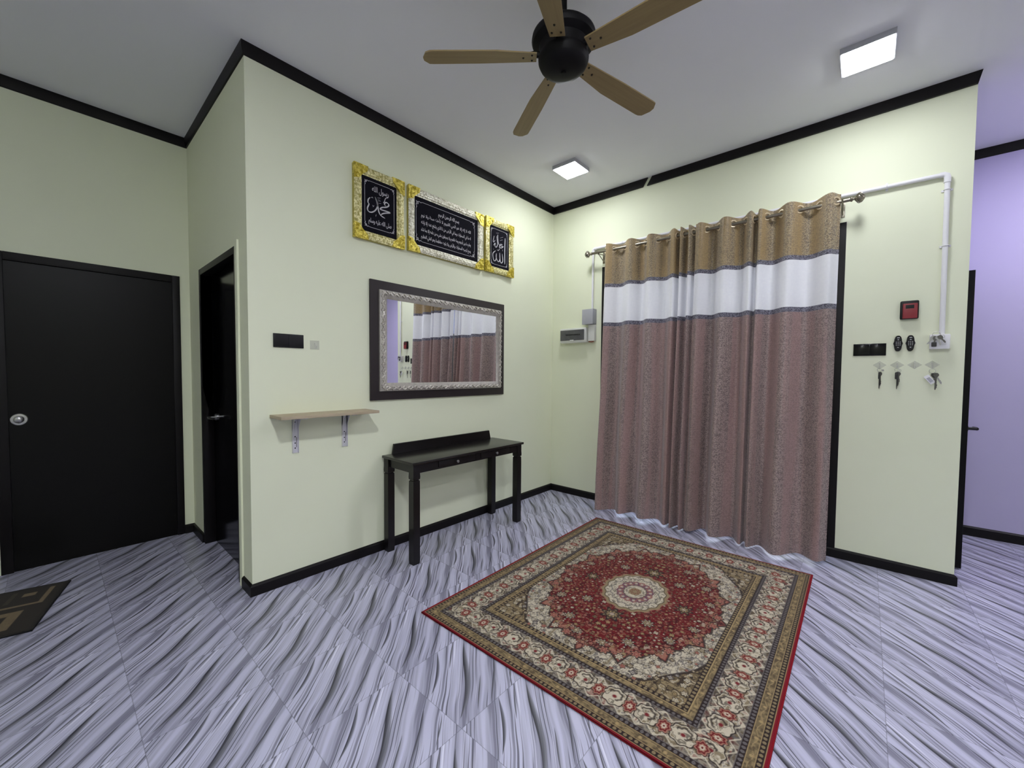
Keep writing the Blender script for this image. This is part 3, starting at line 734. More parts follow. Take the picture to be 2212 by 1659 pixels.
# ------------------------------------------------------------------ things on the back wall (plane y = 0, room at -y)
t = thing('distribution_box', 'white breaker box with smoked window on the back wall near the corner', 'box', (.298, 0, 1.635))
m = MB().box((.147, -.072, 1.566), (.449, -.0005, 1.712), .010, 3)
build('body', m, M['offwhite'], t)
build('window_cover', MB().box((.156, -.082, 1.590), (.436, -.070, 1.694), .008, 3), M['smoke'], t)
build('latch', MB().box((.275, -.0855, 1.580), (.320, -.070, 1.594), .003), M['offwhite'], t)
m = MB()
for k in range(9): m.box((.225 + k * .019, -.0835, 1.638), (.240 + k * .019, -.0815, 1.652), .001)
build('breaker_row', m, M['blk'], t)
t = thing('junction_box', 'grey square junction box above the breaker box', 'box', (.468, 0, 1.812))
build('body', MB().box((.410, -.055, 1.742), (.530, -.0005, 1.888), .004), M['greybox'], t)
build('lid', MB().box((.407, -.072, 1.739), (.527, -.056, 1.887), .004), M['greybox'], t)
t = thing('cable_trunking', 'short pale trunking behind the breaker box below the grey junction box', 'trunking', (.49, 0, 1.65))
build('duct', MB().box((.459, -.040, 1.578), (.530, -.0005, 1.738), .003), M['offwhite'], t)
build('cable', MB().tube([(.462, -.030, 1.573), (.49, -.028, 1.569), (.515, -.026, 1.573)], .006, 8), M['copper'], t)

# conduit run
t = thing('conduit_pipe', 'white conduit running above the curtains and down to the wall socket', 'pipe', (1.7, 0, 2.455))
r = .0125; yb = -.019
xl, xr, zt = .492, 2.864, 2.462
build('horizontal_run', MB().tube([(xl + .03, yb, zt + .012), (xr - .03, yb, zt - .010)], r, 16), M['white'], t)
build('left_drop', MB().tube([(xl, yb, zt - .02), (xl, yb, 1.8895)], .0105, 16), M['white'], t)
build('right_drop', MB().tube([(xr, yb, zt - .05), (xr + .003, yb, 2.0), (xr + .006, yb, 1.505)], r, 16), M['white'], t)
def elbow(cx, s, zz):
    return MB().tube([(cx + s * .034, yb, zz), (cx + s * .016, yb, zz - .001), (cx + s * .004, yb, zz - .008), (cx, yb, zz - .022), (cx, yb, zz - .05)], .0158, 16)
build('elbow', elbow(xl, 1, zt + .012), M['white'], t); build('elbow', elbow(xr, -1, zt - .010), M['white'], t)
for c, hz in (((2.60, 2.456), 1), ((1.7, 2.465), 1), ((.80, 2.471), 1), ((2.865, 2.36), 0), ((2.868, 2.03), 0)):
    m = MB()
    if hz: m.torus((c[0], yb, c[1]), .0145, .0028, (1, 0, 0), 20, 8).box((c[0] - .006, -.006, c[1] - .024), (c[0] + .006, -.0005, c[1] + .024), .001)
    else: m.torus((c[0], yb, c[1]), .0145, .0028, (0, 0, 1), 20, 8).box((c[0] - .024, -.006, c[1] - .006), (c[0] + .024, -.0005, c[1] + .006), .001)
    build('clip', m, M['white'], t)
t = thing('wall_socket', 'white surface socket at the lower end of the right conduit drop, keys over it', 'socket', (2.862, 0, 1.462))
build('back_box', MB().box((2.820, -.036, 1.420), (2.904, -.0005, 1.503), .003), M['white'], t)
build('face_plate', MB().box((2.818, -.044, 1.418), (2.902, -.036, 1.505), .003), M['white'], t)
build('rocker', MB().box((2.868, -.048, 1.440), (2.888, -.043, 1.482), .002), M['white'], t)

# red key safe and keypad fobs
t = thing('key_safe', 'small red and black key safe on the wall beside the conduit drop', 'key safe', (2.726, 0, 1.664))
build('body', MB().box((2.684, -.030, 1.608), (2.768, -.0005, 1.722), .010, 3), M['blk'], t)
build('cover', MB().box((2.695, -.037, 1.611), (2.762, -.026, 1.704), .006, 3), M['red'], t)
build('dial_window', MB().box((2.708, -.0385, 1.672), (2.746, -.0365, 1.694), .006, 3), M['blk'], t)
def fob(cx, label):
    t = thing('keypad_fob', label, 'keypad', (cx, 0, 1.46), 'black keypads hung side by side')
    pol = []
    for k in range(32):
        a = 2 * PI * k / 32; c_, s_ = math.cos(a), math.sin(a)
        x = .0185 * math.copysign(abs(c_) ** .75, c_); z = .050 * math.copysign(abs(s_) ** .8, s_)
        if abs(z) < .012: x *= 1.22
        pol.append((cx + x, 1.460 + z))
    m = MB().prism(pol, lambda a, z: Vector((a, -.0005, z)), lambda a, z: Vector((cx + (a - cx) * .96, -.016, 1.46 + (z - 1.46) * .97)))
    m.prism([(cx + (a - cx) * .82, 1.46 + (z - 1.46) * .88) for a, z in pol], lambda a, z: Vector((a, -.0155, z)), lambda a, z: Vector((cx + (a - cx) * .9, -.020, 1.46 + (z - 1.46) * .94)))
    b = build('body', m, M['blk'], t, 40)
    for r_ in range(3):
        for c_ in range(3):
            x, z = cx - .0085 + c_ * .0085, 1.468 - r_ * .0095
            build('button', MB().box((x - .0017, -.0215, z - .0018), (x + .0017, -.0195, z + .0018), .0006), M['button'], b)
    for z, w in ((1.495, .006), (1.482, .0035), (1.434, .0035)): build('button', MB().box((cx - w, -.0215, z - .002), (cx + w, -.0195, z + .002), .001), M['button'], b)
fob(2.682, 'black keypad nearest the switch plate, left of the pair'); fob(2.738, 'black keypad under the red key safe, right of the pair')

# hooks and keys
HX = (2.600, 2.682, 2.761, 2.837)
hl = ('clear diamond hook nearest the curtain, slim keys on it', 'second clear diamond hook from the curtain, black keys on it', 'bare clear diamond hook holding no keys', 'clear diamond hook nearest the corridor, tagged keys on it')
for x, l in zip(HX, hl): clear_hook(l, (x, 0, 1.324), 'y')
def key_shape(mb, top, ang, L, y, w=.011):
    """flat key hanging from its bow hole at top (x, z)"""
    ca, sa = math.cos(ang), math.sin(ang)
    def P(a, d, yy): return Vector((top[0] + a * ca + d * sa, yy, top[1] + a * sa - d * ca))
    bow = [(w * .55, -.004), (w, .004), (w, .012), (w * .55, .020), (w * .32, .023), (w * .32, L * .62), (w * .55, L * .68), (w * .3, L * .74), (w * .5, L * .82), (w * .25, L * .9), (0, L), (-w * .32, L * .93), (-w * .32, .023), (-w * .55, .020), (-w, .012), (-w, .004), (-w * .55, -.004)]
    mb.prism(bow, lambda a, d: P(a, d, y), lambda a, d: P(a, d, y - .0022)); return mb
def bunch(label, x, z, kind):
    t = thing('key_bunch', label, 'keys', (x, -.02, z), 'key bunches hung on the wall')
    y = -.021
    if kind == 'socket':
        build('ring', MB().torus((x, -.052, z), .017, .0013, (0, 1, .2)), M['ring'], t)
        for k, (a, L, q) in enumerate(((-.55, .055, 0), (-.15, .06, 1), (.25, .056, 2), (.6, .05, 3))):
            m = MB(); key_shape(m, (x + math.sin(a) * .018, z - .012 * math.cos(a)), a, L, -.050 - .004 * q); build('key', m, M['key' if k % 2 else 'steel'], t)
        build('key_head', MB().box((x - .020, -.062, z - .072), (x + .002, -.054, z - .045), .005, 3), M['leather'], t)
        m = MB(); m.torus((x + .024, -.052, z - .012), .010, .0012, (.3, 1, 0)); build('ring', m, M['ring'], t)
    elif kind == 'tag':
        build('ring', MB().torus((x, -.026, z - .006), .014, .0012, (0, 1, .3)), M['ring'], t)
        rot = Matrix.Rotation(-.62, 3, 'Y')
        build('tag', MB().box((x - .045, -.031, z - .079), (x - .019, -.028, z - .022), .004, 2, rot, (x - .01, -.029, z - .02)), M['tag'], t)
        build('tag_panel', MB().box((x - .040, -.0325, z - .068), (x - .024, -.0305, z - .036), .001, 1, rot, (x - .01, -.029, z - .02)), M['greybox'], t)
        for k, (a, L) in enumerate(((.18, .085), (.45, .07), (-.02, .10))):
            m = MB(); key_shape(m, (x + .004 + .006 * k, z - .022), a, L, -.027 - .003 * k, .012); build('key', m, M['key' if k != 1 else 'steel'], t)
        build('key_head', MB().box((x + .000, -.034, z - .046), (x + .020, -.028, z - .020), .005, 3), M['leather'], t)
    else:
        build('ring', MB().torus((x, -.026, z - .004), .012, .0011, (.55, 1, .2)), M['ring'], t)
        n = 1 if kind == 'slim' else 2
        for k in range(n + 1):                    # keys seen nearly edge-on
            m = MB(); L = .105 - .02 * k
            key_shape(m, (0, 0), .03 * k, L, 0, .011)
            R = Matrix.Rotation(math.radians(62 - 24 * k), 3, 'Z')
            for v in m.bm.verts: v.co = R @ v.co + Vector((x + .003 * k, -.024, z - .020))
            build('key', m, M['key'], t)
        w = .0055 if kind == 'slim' else .009
        build('key_head', MB().box((x - w, -.032, z - .062), (x + w * .7, -.020, z - .018), .004, 3), M['leather'], t)
        if kind == 'slim': build('disc', MB().lathe([(0, -.002), (.006, -.002), (.006, .001), (0, .001)], (x + .016, -.026, z - .006), 16, 'y'), M['steel'], t)
        else: build('ring', MB().torus((x + .010, -.027, z - .008), .009, .001, (-.3, 1, .1)), M['ring'], t)
bunch('slim black keys hanging from the hook nearest the curtain', HX[0], 1.296, 'slim')
bunch('black keys hanging from the second hook from the curtain', HX[1], 1.296, 'black')
bunch('keys with white tag hanging from the hook nearest the corridor', HX[3], 1.292, 'tag')
bunch('large jumble of keys hanging in front of the white socket', 2.845, 1.503, 'socket')

# ------------------------------------------------------------------ curtain rod and curtains
RY, RZ = -.11, 2.398
t = thing('curtain_rod', 'pewter curtain rod with ornate ball finials above the glass door', 'curtain rod', (1.48, RY, RZ))
build('rod', MB().tube([(.530, RY, RZ + .003), (2.425, RY, RZ - .006)], .0115, 18), M['rodm'], t)
for s, x, z in ((-1, .530, RZ + .003), (1, 2.425, RZ - .006)):
    m = MB()
    prof = [(.0125, 0), (.015, .004), (.015, .010), (.009, .014), (.008, .020), (.016, .026), (.024, .036), (.0265, .046), (.024, .056), (.015, .066), (.006, .072), (0, .074)]
    m.lathe([(r_, s * h_) for r_, h_ in prof], (x, RY, z), 28, 'x')
    for k in range(7):                       # twisted cage over the ball
        pts = []
        for q in range(9):
            h_ = .024 + .046 * q / 8; rr_ = .0285 * math.sin(PI * (q + .35) / 8.7) + .004; a = 2 * PI * k / 7 + q * .22
            pts.append((x + s * h_, RY + rr_ * math.cos(a), z + rr_ * math.sin(a)))
        m.tube(pts, .0024, 6)
    build('finial', m, M['rodm'], t)
for x in (.600, 2.386):
    m = MB().box((x - .011, -.004, 2.318), (x + .011, -.0005, 2.43), .001).tube([(x, -.003, 2.40), (x, RY, 2.386)], .005, 10).tube([(x, -.003, 2.335), (x, RY + .01, 2.384)], .004, 10)
    m.tube([(x, RY + .0155, RZ + .002), (x, RY + .011, RZ - .012), (x, RY, RZ - .0165), (x, RY - .011, RZ - .012), (x, RY - .0155, RZ + .002)], .004, 8)
    build('bracket', m, M['rodm'], t)

KL = [(.668, .2), (.705, -1), (.818, 1), (.935, -1), (1.026, 1), (1.112, -1), (1.225, 1), (1.318, -1), (1.343, 1), (1.370, -1), (1.402, 1), (1.437, -1), (1.478, 1.0), (1.545, 1.15)]
KR = [(1.482, -.55), (1.516, -1), (1.601, 1), (1.695, -1), (1.794, 1), (1.872, -1), (1.893, 1), (1.925, -1), (2.002, 1), (2.105, -1), (2.212, 1), (2.330, -1), (2.378, .3)]
def curtain(label, K, loc, seed, shift):
    t = thing('curtain', label, 'curtain', loc, 'grommet curtains over the glass door')
    rr = random.Random(seed)
    # extra small bends that appear lower down
    low = [(x + rr.uniform(-.012, .012), s * rr.uniform(.55, 1.2)) for x, s in K]
    def path(K, n):
        P = []
        for (xa, sa), (xb, sb) in zip(K, K[1:]):
            m = max(4, int(n * (xb - xa)))
            for i in range(m):
                q = i / m; e = .5 - .5 * math.cos(PI * q)
                P.append((xa + (xb - xa) * q, sa + (sb - sa) * e))
        P.append(K[-1]); return P
    top, bot = path(K, 240), path(K, 240)
    # resample the lower curve with moved keys but the same counts
    kk = []
    for (a, b), (c, d) in zip(K, K[1:]): kk.append(max(4, int(240 * (c - a))))
    bot = []
    for ((xa, sa), (xb, sb)), m in zip(zip(low, low[1:]), kk):
        for i in range(m):
            q = i / m; e = .5 - .5 * math.cos(PI * q); bot.append((xa + (xb - xa) * q, sa + (sb - sa) * e))
    bot.append(low[-1])
    NZ = 110; zt, zb = 2.446, .010
    V = []; n = len(top); U = []; acc = [0]
    for i in range(1, n): acc.append(acc[-1] + math.hypot(top[i][0] - top[i - 1][0], .036 * (top[i][1] - top[i - 1][1])))
    ph = rr.uniform(0, 6)
    for j in range(NZ + 1):
        q = j / NZ; z = zt + (zb - zt) * q; e = max(0.0, min(1.0, (q - .05) / .8)); e = e * e * (3 - 2 * e)
        amp = .040 + .026 * e; yc = RY - .095 * q ** 1.3
        for i in range(n):
            x = top[i][0] * (1 - e) + bot[i][0] * e + shift * q; s = top[i][1] * (1 - e) + bot[i][1] * e
            wv = .006 * e * math.sin(17 * x + 3.1 * z + ph) + .0035 * e * math.sin(43 * x - 5 * z + 2 * ph)
            fl = .028 * max(0, q - .82) / .18 * math.sin(11 * x + ph)
            y = yc + amp * s + wv + fl * .5
            zz = z + (0 if j < NZ else 0) + (.006 * (1 - q) ** 8 * -s) + .010 * q ** 6 * math.sin(9 * x + ph) + (.006 if q > .99 else 0)
            V.append(Vector((x, min(y, -.020), max(.006, zz)))); U.append((acc[i] * 1.0, z))
    F = [(j * n + i, j * n + i + 1, (j + 1) * n + i + 1, (j + 1) * n + i) for j in range(NZ) for i in range(n - 1)]
    o = Vector(loc)
    me = bpy.data.meshes.new('cloth_panel'); me.from_pydata([v - Vector((o.x, o.y, 0)) for v in V], [], F)
    me.materials.append(M['curtain']); me.polygons.foreach_set('use_smooth', [True] * len(F))
    uvl = me.uv_layers.new(name='cloth'); li = np.empty(len(me.loops), dtype=np.int32); me.loops.foreach_get('vertex_index', li)
    uvl.data.foreach_set('uv', np.array(U, dtype=np.float32)[li].ravel())
    ob = bpy.data.objects.new('cloth_panel', me); COL.objects.link(ob); ob.parent = t; ORG[ob.name] = o
    for (xa, sa), (xb, sb) in zip(K, K[1:]):
        if sa * sb >= 0 or abs(sa) < .5 and abs(sb) < .5: continue
        q = .5; xc = (xa + xb) / 2; dy = .040 * (sb - sa) * PI / 2 / (xb - xa) * .5
        nrm = Vector((-dy * 1.0, 1, 0)).normalized()
        yc_ = RY + .040 * (sa + sb) / 2
        g = MB().torus((xc, yc_, RZ - .001), .0235, .0062, nrm, 30, 10)
        build('grommet', g, M['grom'], t)
    return t
curtain('left grommet curtain, gold top, white band and mauve lower part, nearer the breaker box', KL, (1.07, RY, 0), 3, -.004)
curtain('right grommet curtain, gold top, white band and mauve lower part, nearer the switch plate', KR, (1.93, RY, 0), 5, -.010)

# ------------------------------------------------------------------ rugs
def srgb(r, g, b):
    f = lambda c: ((c / 255) / 12.92 if c / 255 <= .04045 else ((c / 255 + .055) / 1.055) ** 2.4)
    return np.array([f(r), f(g), f(b)])
def vnoise(x, y, seed):
    """smooth value noise on arrays"""
    r = np.random.default_rng(seed); tab = r.random((256, 256))
    xi = np.floor(x).astype(int); yi = np.floor(y).astype(int); fx = x - xi; fy = y - yi
    fx = fx * fx * (3 - 2 * fx); fy = fy * fy * (3 - 2 * fy)
    g = lambda a, b: tab[a % 256, b % 256]
    return (g(xi, yi) * (1 - fx) + g(xi + 1, yi) * fx) * (1 - fy) + (g(xi, yi + 1) * (1 - fx) + g(xi + 1, yi + 1) * fx) * fy
RX0, RX1, RY0, RY1 = .828, 2.330, -2.290, -.446
def make_rug():
    W, L = RX1 - RX0, RY1 - RY0; res = .0024
    nx, ny = int(W / res) + 1, int(L / res) + 1
    gx = np.linspace(-W / 2, W / 2, nx); gy = np.linspace(-L / 2, L / 2, ny); X, Y = np.meshgrid(gx, gy)
    ax, ay = np.abs(X), np.abs(Y)
    CRIM, WINE = srgb(108, 12, 22), srgb(70, 8, 18)
    IVO, BEI, TAN, BRN = srgb(206, 194, 172), srgb(148, 130, 98), srgb(122, 106, 78), srgb(92, 77, 55)
    DRK, PINK, ROSE, GOLD, GREY = srgb(42, 31, 31), srgb(168, 116, 98), srgb(124, 36, 42), srgb(172, 148, 106), srgb(112, 106, 106)
    C = np.zeros((ny, nx, 3)); C[:] = CRIM
    def put(mask, col, a=1.0):
        m = (np.clip(mask, 0, 1) * a)[..., None]; C[:] = C * (1 - m) + np.asarray(col) * m
    sm = lambda e0, e1, x: (lambda q: q * q * (3 - 2 * q))(np.clip((x - e0) / (e1 - e0), 0, 1))
    line = lambda d, w: 1 - sm(w * .6, w * 1.3, np.abs(d))
    dx, dy = W / 2 - ax, L / 2 - ay
    d = np.minimum(dx, dy); along = np.where(dx < dy, Y, X)
    r = np.random.default_rng(21)
    def flower(px, py, rad, cols, petals, rot):
        i0, i1 = np.searchsorted(gx, px - rad * 1.4), np.searchsorted(gx, px + rad * 1.4)
        j0, j1 = np.searchsorted(gy, py - rad * 1.4), np.searchsorted(gy, py + rad * 1.4)
        if i1 <= i0 or j1 <= j0: return
        x = X[j0:j1, i0:i1] - px; y = Y[j0:j1, i0:i1] - py; q = np.hypot(x, y) / rad; a = np.arctan2(y, x)
        edge = .80 + .22 * np.cos(petals * a + rot)
        sub = C[j0:j1, i0:i1]
        def p(mask, col):
            m = np.clip(mask, 0, 1)[..., None]; sub[:] = sub * (1 - m) + np.asarray(col) * m
        p(1 - sm(1.10, 1.3, q / edge), cols[2]); p(1 - sm(.82, .98, q / edge), cols[0]); p(1 - sm(.44, .56, q / edge), cols[1]); p(1 - sm(.20, .32, q), cols[0])
    def four(px, py, rad, cols, pet, rot):
        for sx in (1, -1):
            for sy in (1, -1): flower(sx * px, sy * py, rad, cols, pet, rot * sx * sy)
    def scatter(n, ok, rads, pr, pal, gap=.003, placed=None):
        placed = [] if placed is None else placed; got = 0
        for _ in range(n * 40):
            if got >= n: break
            px, py = r.uniform(0, W / 2 - .27), r.uniform(0, L / 2 - .27); rad = r.choice(rads, p=pr)
            if not ok(px, py): continue
            if any((px - q[0]) ** 2 + (py - q[1]) ** 2 < (rad + q[2] + gap) ** 2 for q in placed): continue
            placed.append((px, py, rad)); got += 1
            four(px, py, rad, pal[r.integers(len(pal))], int(r.integers(4, 7)), r.uniform(0, 6))
        return placed
    # ---- field: spandrels, ivory wreath, red medallion
    th = np.arctan2(Y, X * 1.34); R = np.hypot(X / .452, Y / .612)
    put(np.ones_like(R), BEI)
    n1 = vnoise(ax * 40, ay * 40, 1); n2 = vnoise(ax * 70, ay * 70, 2)
    sp = np.hypot(ax - (W / 2 - .30), ay - (L / 2 - .32)); sa = np.arctan2(ay - (L / 2 - .32), ax - (W / 2 - .30))
    put(line(n1 - .5, .060), DRK, .9); put(line(np.sin(60 * sp + 2 * sa), .25), DRK, .55); put(line(n1 - .70, .05), IVO, .6); put(line(n2 - .5, .07), BRN, .6)
    scatter(26, lambda x, y: np.hypot(x / .452, y / .612) > 1.20, [.010, .014], [.6, .4], [(TAN, BRN, DRK), (GOLD, BRN, DRK), (IVO, TAN, DRK)])
    wl = 1.17 + .055 * np.abs(np.sin(6 * th)) + .03 * np.cos(12 * th)
    Rw = R / wl
    iv = 1 - sm(.985, 1.0, Rw)
    put(iv, IVO); put(line(Rw - 1.0, .012), DRK, .9)
    nw = vnoise(ax * 60, ay * 60, 3); nw2 = vnoise(ax * 90, ay * 90, 13)
    put(iv * line(nw - .5, .085), GREY, .85); put(iv * line(nw2 - .5, .08), DRK, .5); put(iv * (1 - sm(.2, .30, nw)), TAN, .7)
    lob = 1 + .085 * (1 - np.abs(np.sin(8 * th)) ** .7) - .03 + .02 * np.cos(32 * th)
    Rm = R / (.985 * lob)
    scatter(60, lambda x, y: 1.02 < np.hypot(x / .452, y / .612) < 1.22, [.008, .011, .015], [.4, .4, .2], [(IVO, GREY, DRK), (TAN, IVO, DRK), (PINK, ROSE, DRK), (GREY, IVO, DRK)], .002)
    put(1 - sm(.985, 1.0, Rm), CRIM); put(line(Rm - 1.0, .013), DRK, .9)
    inn = 1 - sm(.965, .985, Rm)
    put(line(Rm - .95, .030) * (np.cos(16 * th) > -.3), PINK, .8); put(inn * line(Rm - .90, .022) * (np.cos(48 * th) > 0), IVO, .6); put(inn * line(Rm - .87, .012), WINE, .8)
    nv = vnoise(ax * 26 + 5, ay * 26, 4); nv2 = vnoise(ax * 42, ay * 42 + 9, 5); nv3 = vnoise(ax * 80, ay * 80 + 3, 15)
    put(inn * line(nv - .5, .022), PINK, .5); put(inn * line(nv2 - .46, .022), GOLD, .45); put(inn * line(nv - .30, .04), WINE, .9); put(inn * sm(.78, .86, nv3), PINK, .35); put(inn * (1 - sm(.16, .24, nv3)), WINE, .9)
    pal = [(TAN, ROSE, WINE), (PINK, WINE, DRK), (GOLD, BRN, DRK), (PINK, GOLD, WINE), (IVO, TAN, DRK), (GOLD, ROSE, WINE), (PINK, ROSE, DRK), (TAN, DRK, WINE)]
    # big palmettes on the axes and diagonals, then small blossoms mirrored over both axes
    big = [(0, .285, .052), (.27, 0, .040), (.17, .24, .032), (.30, .30, .028), (.16, .44, .030), (.36, .14, .026), (.07, .52, .026)]
    for px, py, rad in big:
        four(px, py, rad, (BEI if rad > .035 else IVO, GREY if rad <= .032 else TAN, DRK), 8, 0); four(px, py, rad * .62, (GOLD, BRN, DRK), 8, .4); four(px, py, rad * .3, (IVO, ROSE, DRK), 6, 0)
    scatter(210, lambda x, y: np.hypot(x / .452, y / .612) < .95 and np.hypot(x / .178, y / .214) > 1.0, [.0055, .0075, .0105, .014], [.24, .34, .28, .14], pal, .0035, list(big))
    # ragged rim of pale blossoms along the medallion edge
    for k in range(40):
        a = 2 * PI * (k + .5) / 40 / 4
        q = .985 * (1.0 if k % 2 else .955); a = PI / 2 * (k + .5) / 10
        if k >= 10: break
        px, py = .452 * q * math.cos(a), .612 * q * math.sin(a)
        four(px, py, .020 if k % 2 else .026, (IVO, TAN, DRK) if k % 2 else (PINK, ROSE, DRK), 6, k)
        four(px * .93, py * .93, .012, (PINK, ROSE, WINE), 5, k)
    # ---- central rosette
    th2 = np.arctan2(Y, X * 1.22); Rc = np.hypot(X / .158, Y / .192) / (1 + .03 * np.cos(16 * th2))
    put(1 - sm(1.10, 1.13, Rc), BEI); put(line(Rc - 1.12, .02) * (np.cos(32 * th2) > 0), PINK, .8); put(line(Rc - 1.0, .018), DRK, .8)
    put(1 - sm(.97, 1.0, Rc), IVO)
    nc = vnoise(ax * 95, ay * 95, 6); put((1 - sm(.97, 1.0, Rc)) * line(nc - .5, .09), DRK, .75); put((1 - sm(.97, 1.0, Rc)) * line(np.cos(16 * th2) * .06 + Rc - .80, .022), GREY, .8)
    put((1 - sm(.60, .63, Rc)), srgb(116, 78, 92)); put((1 - sm(.60, .63, Rc)) * sm(.5, .62, nc), PINK, .7); put(line(Rc - .50, .05) * (np.cos(16 * th2) > .2), IVO, .75)
    put((1 - sm(.38, .40, Rc)), IVO); put((1 - sm(.38, .40, Rc)) * line(nc - .5, .10), DRK, .6); put(line(Rc - .38, .02), DRK, .7)
    put((1 - sm(.20, .22, Rc)), BEI); put((1 - sm(.20, .22, Rc)) * line(np.cos(8 * th2) * .04 + Rc - .12, .025), ROSE, .8)
    # ---- borders, from the field outward
    field = d > .278
    def bandm(a, b): return ((d >= a) & (d < b)).astype(float)
    def wave(per, ph=0): return np.cos(2 * PI * along / per + ph)
    def put_in(a, b, m, col, al=1.0): put(bandm(a, b) * m, col, al)
    one = np.ones_like(d)
    def beads(a, b, per, bg, fg, k=.55):
        put_in(a, b, one, bg); c = (a + b) / 2; h = (b - a) / 2
        q = np.hypot(((along / per + .5) % 1 - .5) * per / (per * .34), (d - c) / (h * .72)); put_in(a, b, 1 - sm(.8, 1.05, q), fg); put_in(a, b, 1 - sm(.25, .45, q), DRK, .35)
    def vine_band(a, b, per, bg, fg):
        put_in(a, b, one, bg); c = (a + b) / 2; h = (b - a) / 2
        put_in(a, b, line((d - c) - h * .45 * np.sin(2 * PI * along / per), h * .13), fg, .8)
        nn_ = vnoise(along * 110 + 50, d * 110, 8); put_in(a, b, sm(.62, .74, nn_), DRK, .45); put_in(a, b, 1 - sm(.25, .36, nn_), GOLD, .4)
        q = np.hypot(((along / per + .75) % 1 - .5) * per / (h * .6), (d - c) / (h * .6)); put_in(a, b, 1 - sm(.7, 1.0, q), GOLD)
    beads(.258, .278, .022, DRK, BEI); put_in(.254, .258, one, GOLD)
    vine_band(.232, .254, .085, TAN, GOLD); put_in(.229, .232, one, DRK)
    beads(.213, .229, .019, DRK, GREY); put_in(.211, .213, one, GREY)
    # main ivory border: white cartouches with dark outlines alternating with red palmettes
    a0, b0 = .083, .211; c = (a0 + b0) / 2; h = (b0 - a0) / 2
    put_in(a0, b0, one, IVO)
    nb = vnoise(np.abs(along) * 46 + 20, d * 46, 9); nb2 = vnoise(np.abs(along) * 80, d * 80, 10)
    put_in(a0, b0, line(nb - .5, .08), DRK, .85); put_in(a0, b0, line(nb2 - .48, .09), GREY, .7); put_in(a0, b0, sm(.66, .76, nb2), TAN, .8); put_in(a0, b0, 1 - sm(.16, .24, nb2), ROSE, .6)
    per = .128
    s1 = ((along / per + .5) % 1 - .5) * per; s2 = ((along / per) % 1 - .5) * per
    s3 = ((along / (per / 2) + .25) % 1 - .5) * per / 2
    sgn = np.sign(np.sin(2 * PI * along / per + 1e-6))
    # outer zig-zag of dark half leaves
    for edge_, dr in ((a0, 1), (b0, -1)):
        dd = (d - edge_) * dr; tri = .030 * (1 - np.abs(s3) / (per / 4)); put_in(a0, b0, (dd < tri * .8) * 1.0, DRK, .55); put_in(a0, b0, line(dd - tri, .0035), IVO, .8)
    def lobes(sx_, cd, ra, rb, k, amp, fill, ol):
        q = np.hypot(sx_ / ra, (d - cd) / rb); a = np.arctan2((d - cd) / rb, sx_ / ra); e = 1 + amp * np.cos(k * a)
        put_in(a0, b0, 1 - sm(1.0, 1.06, q / e), ol); put_in(a0, b0, 1 - sm(.90, .95, q / e), fill); return q / e, a
    q, a = lobes(s1, c + .004, .048, .045, 8, .07, IVO, DRK)
    put_in(a0, b0, (q < .85) * line(nb2 - .55, .08), DRK, .7); put_in(a0, b0, (q < .85) * sm(.7, .8, nb2), TAN, .8)
    put_in(a0, b0, line(q - .52 - .16 * np.sin(a), .09) * (np.sin(a + .8) > -.3), DRK, .85); put_in(a0, b0, 1 - sm(.12, .24, q), ROSE)
    q, a = lobes(s2, c - .002, .024, .032, 7, .13, PINK, DRK)
    put_in(a0, b0, line(q - .62, .12), CRIM); put_in(a0, b0, 1 - sm(.28, .40, q), IVO); put_in(a0, b0, 1 - sm(.10, .2, q), CRIM)
    # outer guards
    put_in(.081, .083, one, GREY); beads(.061, .081, .019, DRK, GREY); put_in(.058, .061, one, GOLD)
    vine_band(.033, .058, .085, TAN, GOLD); put_in(.030, .033, one, GOLD)
    beads(.012, .030, .020, DRK, BEI); put_in(.0095, .012, one, GOLD)
    put_in(0, .0095, one, srgb(128, 16, 34))
    # weave grain
    C[:] = C * (1 + .10 * (RNG.random((ny, nx, 1)) - .5))
    z = .009
    V = np.stack([X + (RX0 + RX1) / 2, Y + (RY0 + RY1) / 2 , np.full_like(X, z)], -1).reshape(-1, 3)
    cen = np.array([(RX0 + RX1) / 2, (RY0 + RY1) / 2, 0]); V = V - cen
    # the rug lies a hair askew
    a = math.radians(.6); V[:, :2] = V[:, :2] @ np.array([[math.cos(a), math.sin(a)], [-math.sin(a), math.cos(a)]])
    idx = np.arange(nx * ny).reshape(ny, nx)
    F = np.stack([idx[:-1, :-1], idx[:-1, 1:], idx[1:, 1:], idx[1:, :-1]], -1).reshape(-1, 4)
    return V, F, C.reshape(-1, 3), cen, a
def grid_mesh(name, V, F, C, mat, parent):
    me = bpy.data.meshes.new(name); me.vertices.add(len(V)); me.vertices.foreach_set('co', V.astype(np.float32).ravel())
    me.loops.add(F.size); me.loops.foreach_set('vertex_index', F.astype(np.int32).ravel())
    me.polygons.add(len(F)); me.polygons.foreach_set('loop_start', np.arange(0, F.size, 4, dtype=np.int32))
    me.update(calc_edges=True)
    at = me.color_attributes.new('weave', 'FLOAT_COLOR', 'POINT')
    at.data.foreach_set('color', np.concatenate([C, np.ones((len(C), 1))], 1).astype(np.float32).ravel())
    me.materials.append(mat); o = bpy.data.objects.new(name, me); COL.objects.link(o); o.parent = parent
    return o
V, F, C, cen, ra = make_rug()
t = thing('area_rug', 'large red and ivory oriental rug with central medallion lying on the marble floor', 'rug', tuple(cen))
grid_mesh('pile', V, F, C, M['rug'], t)
W, L = RX1 - RX0, RY1 - RY0; ca, sa = math.cos(ra), math.sin(ra)
def rp(x, y, z): return Vector((cen[0] + x * ca - y * sa, cen[1] + x * sa + y * ca, z))
m = MB(); hw, hl_ = W / 2 + .001, L / 2 + .001
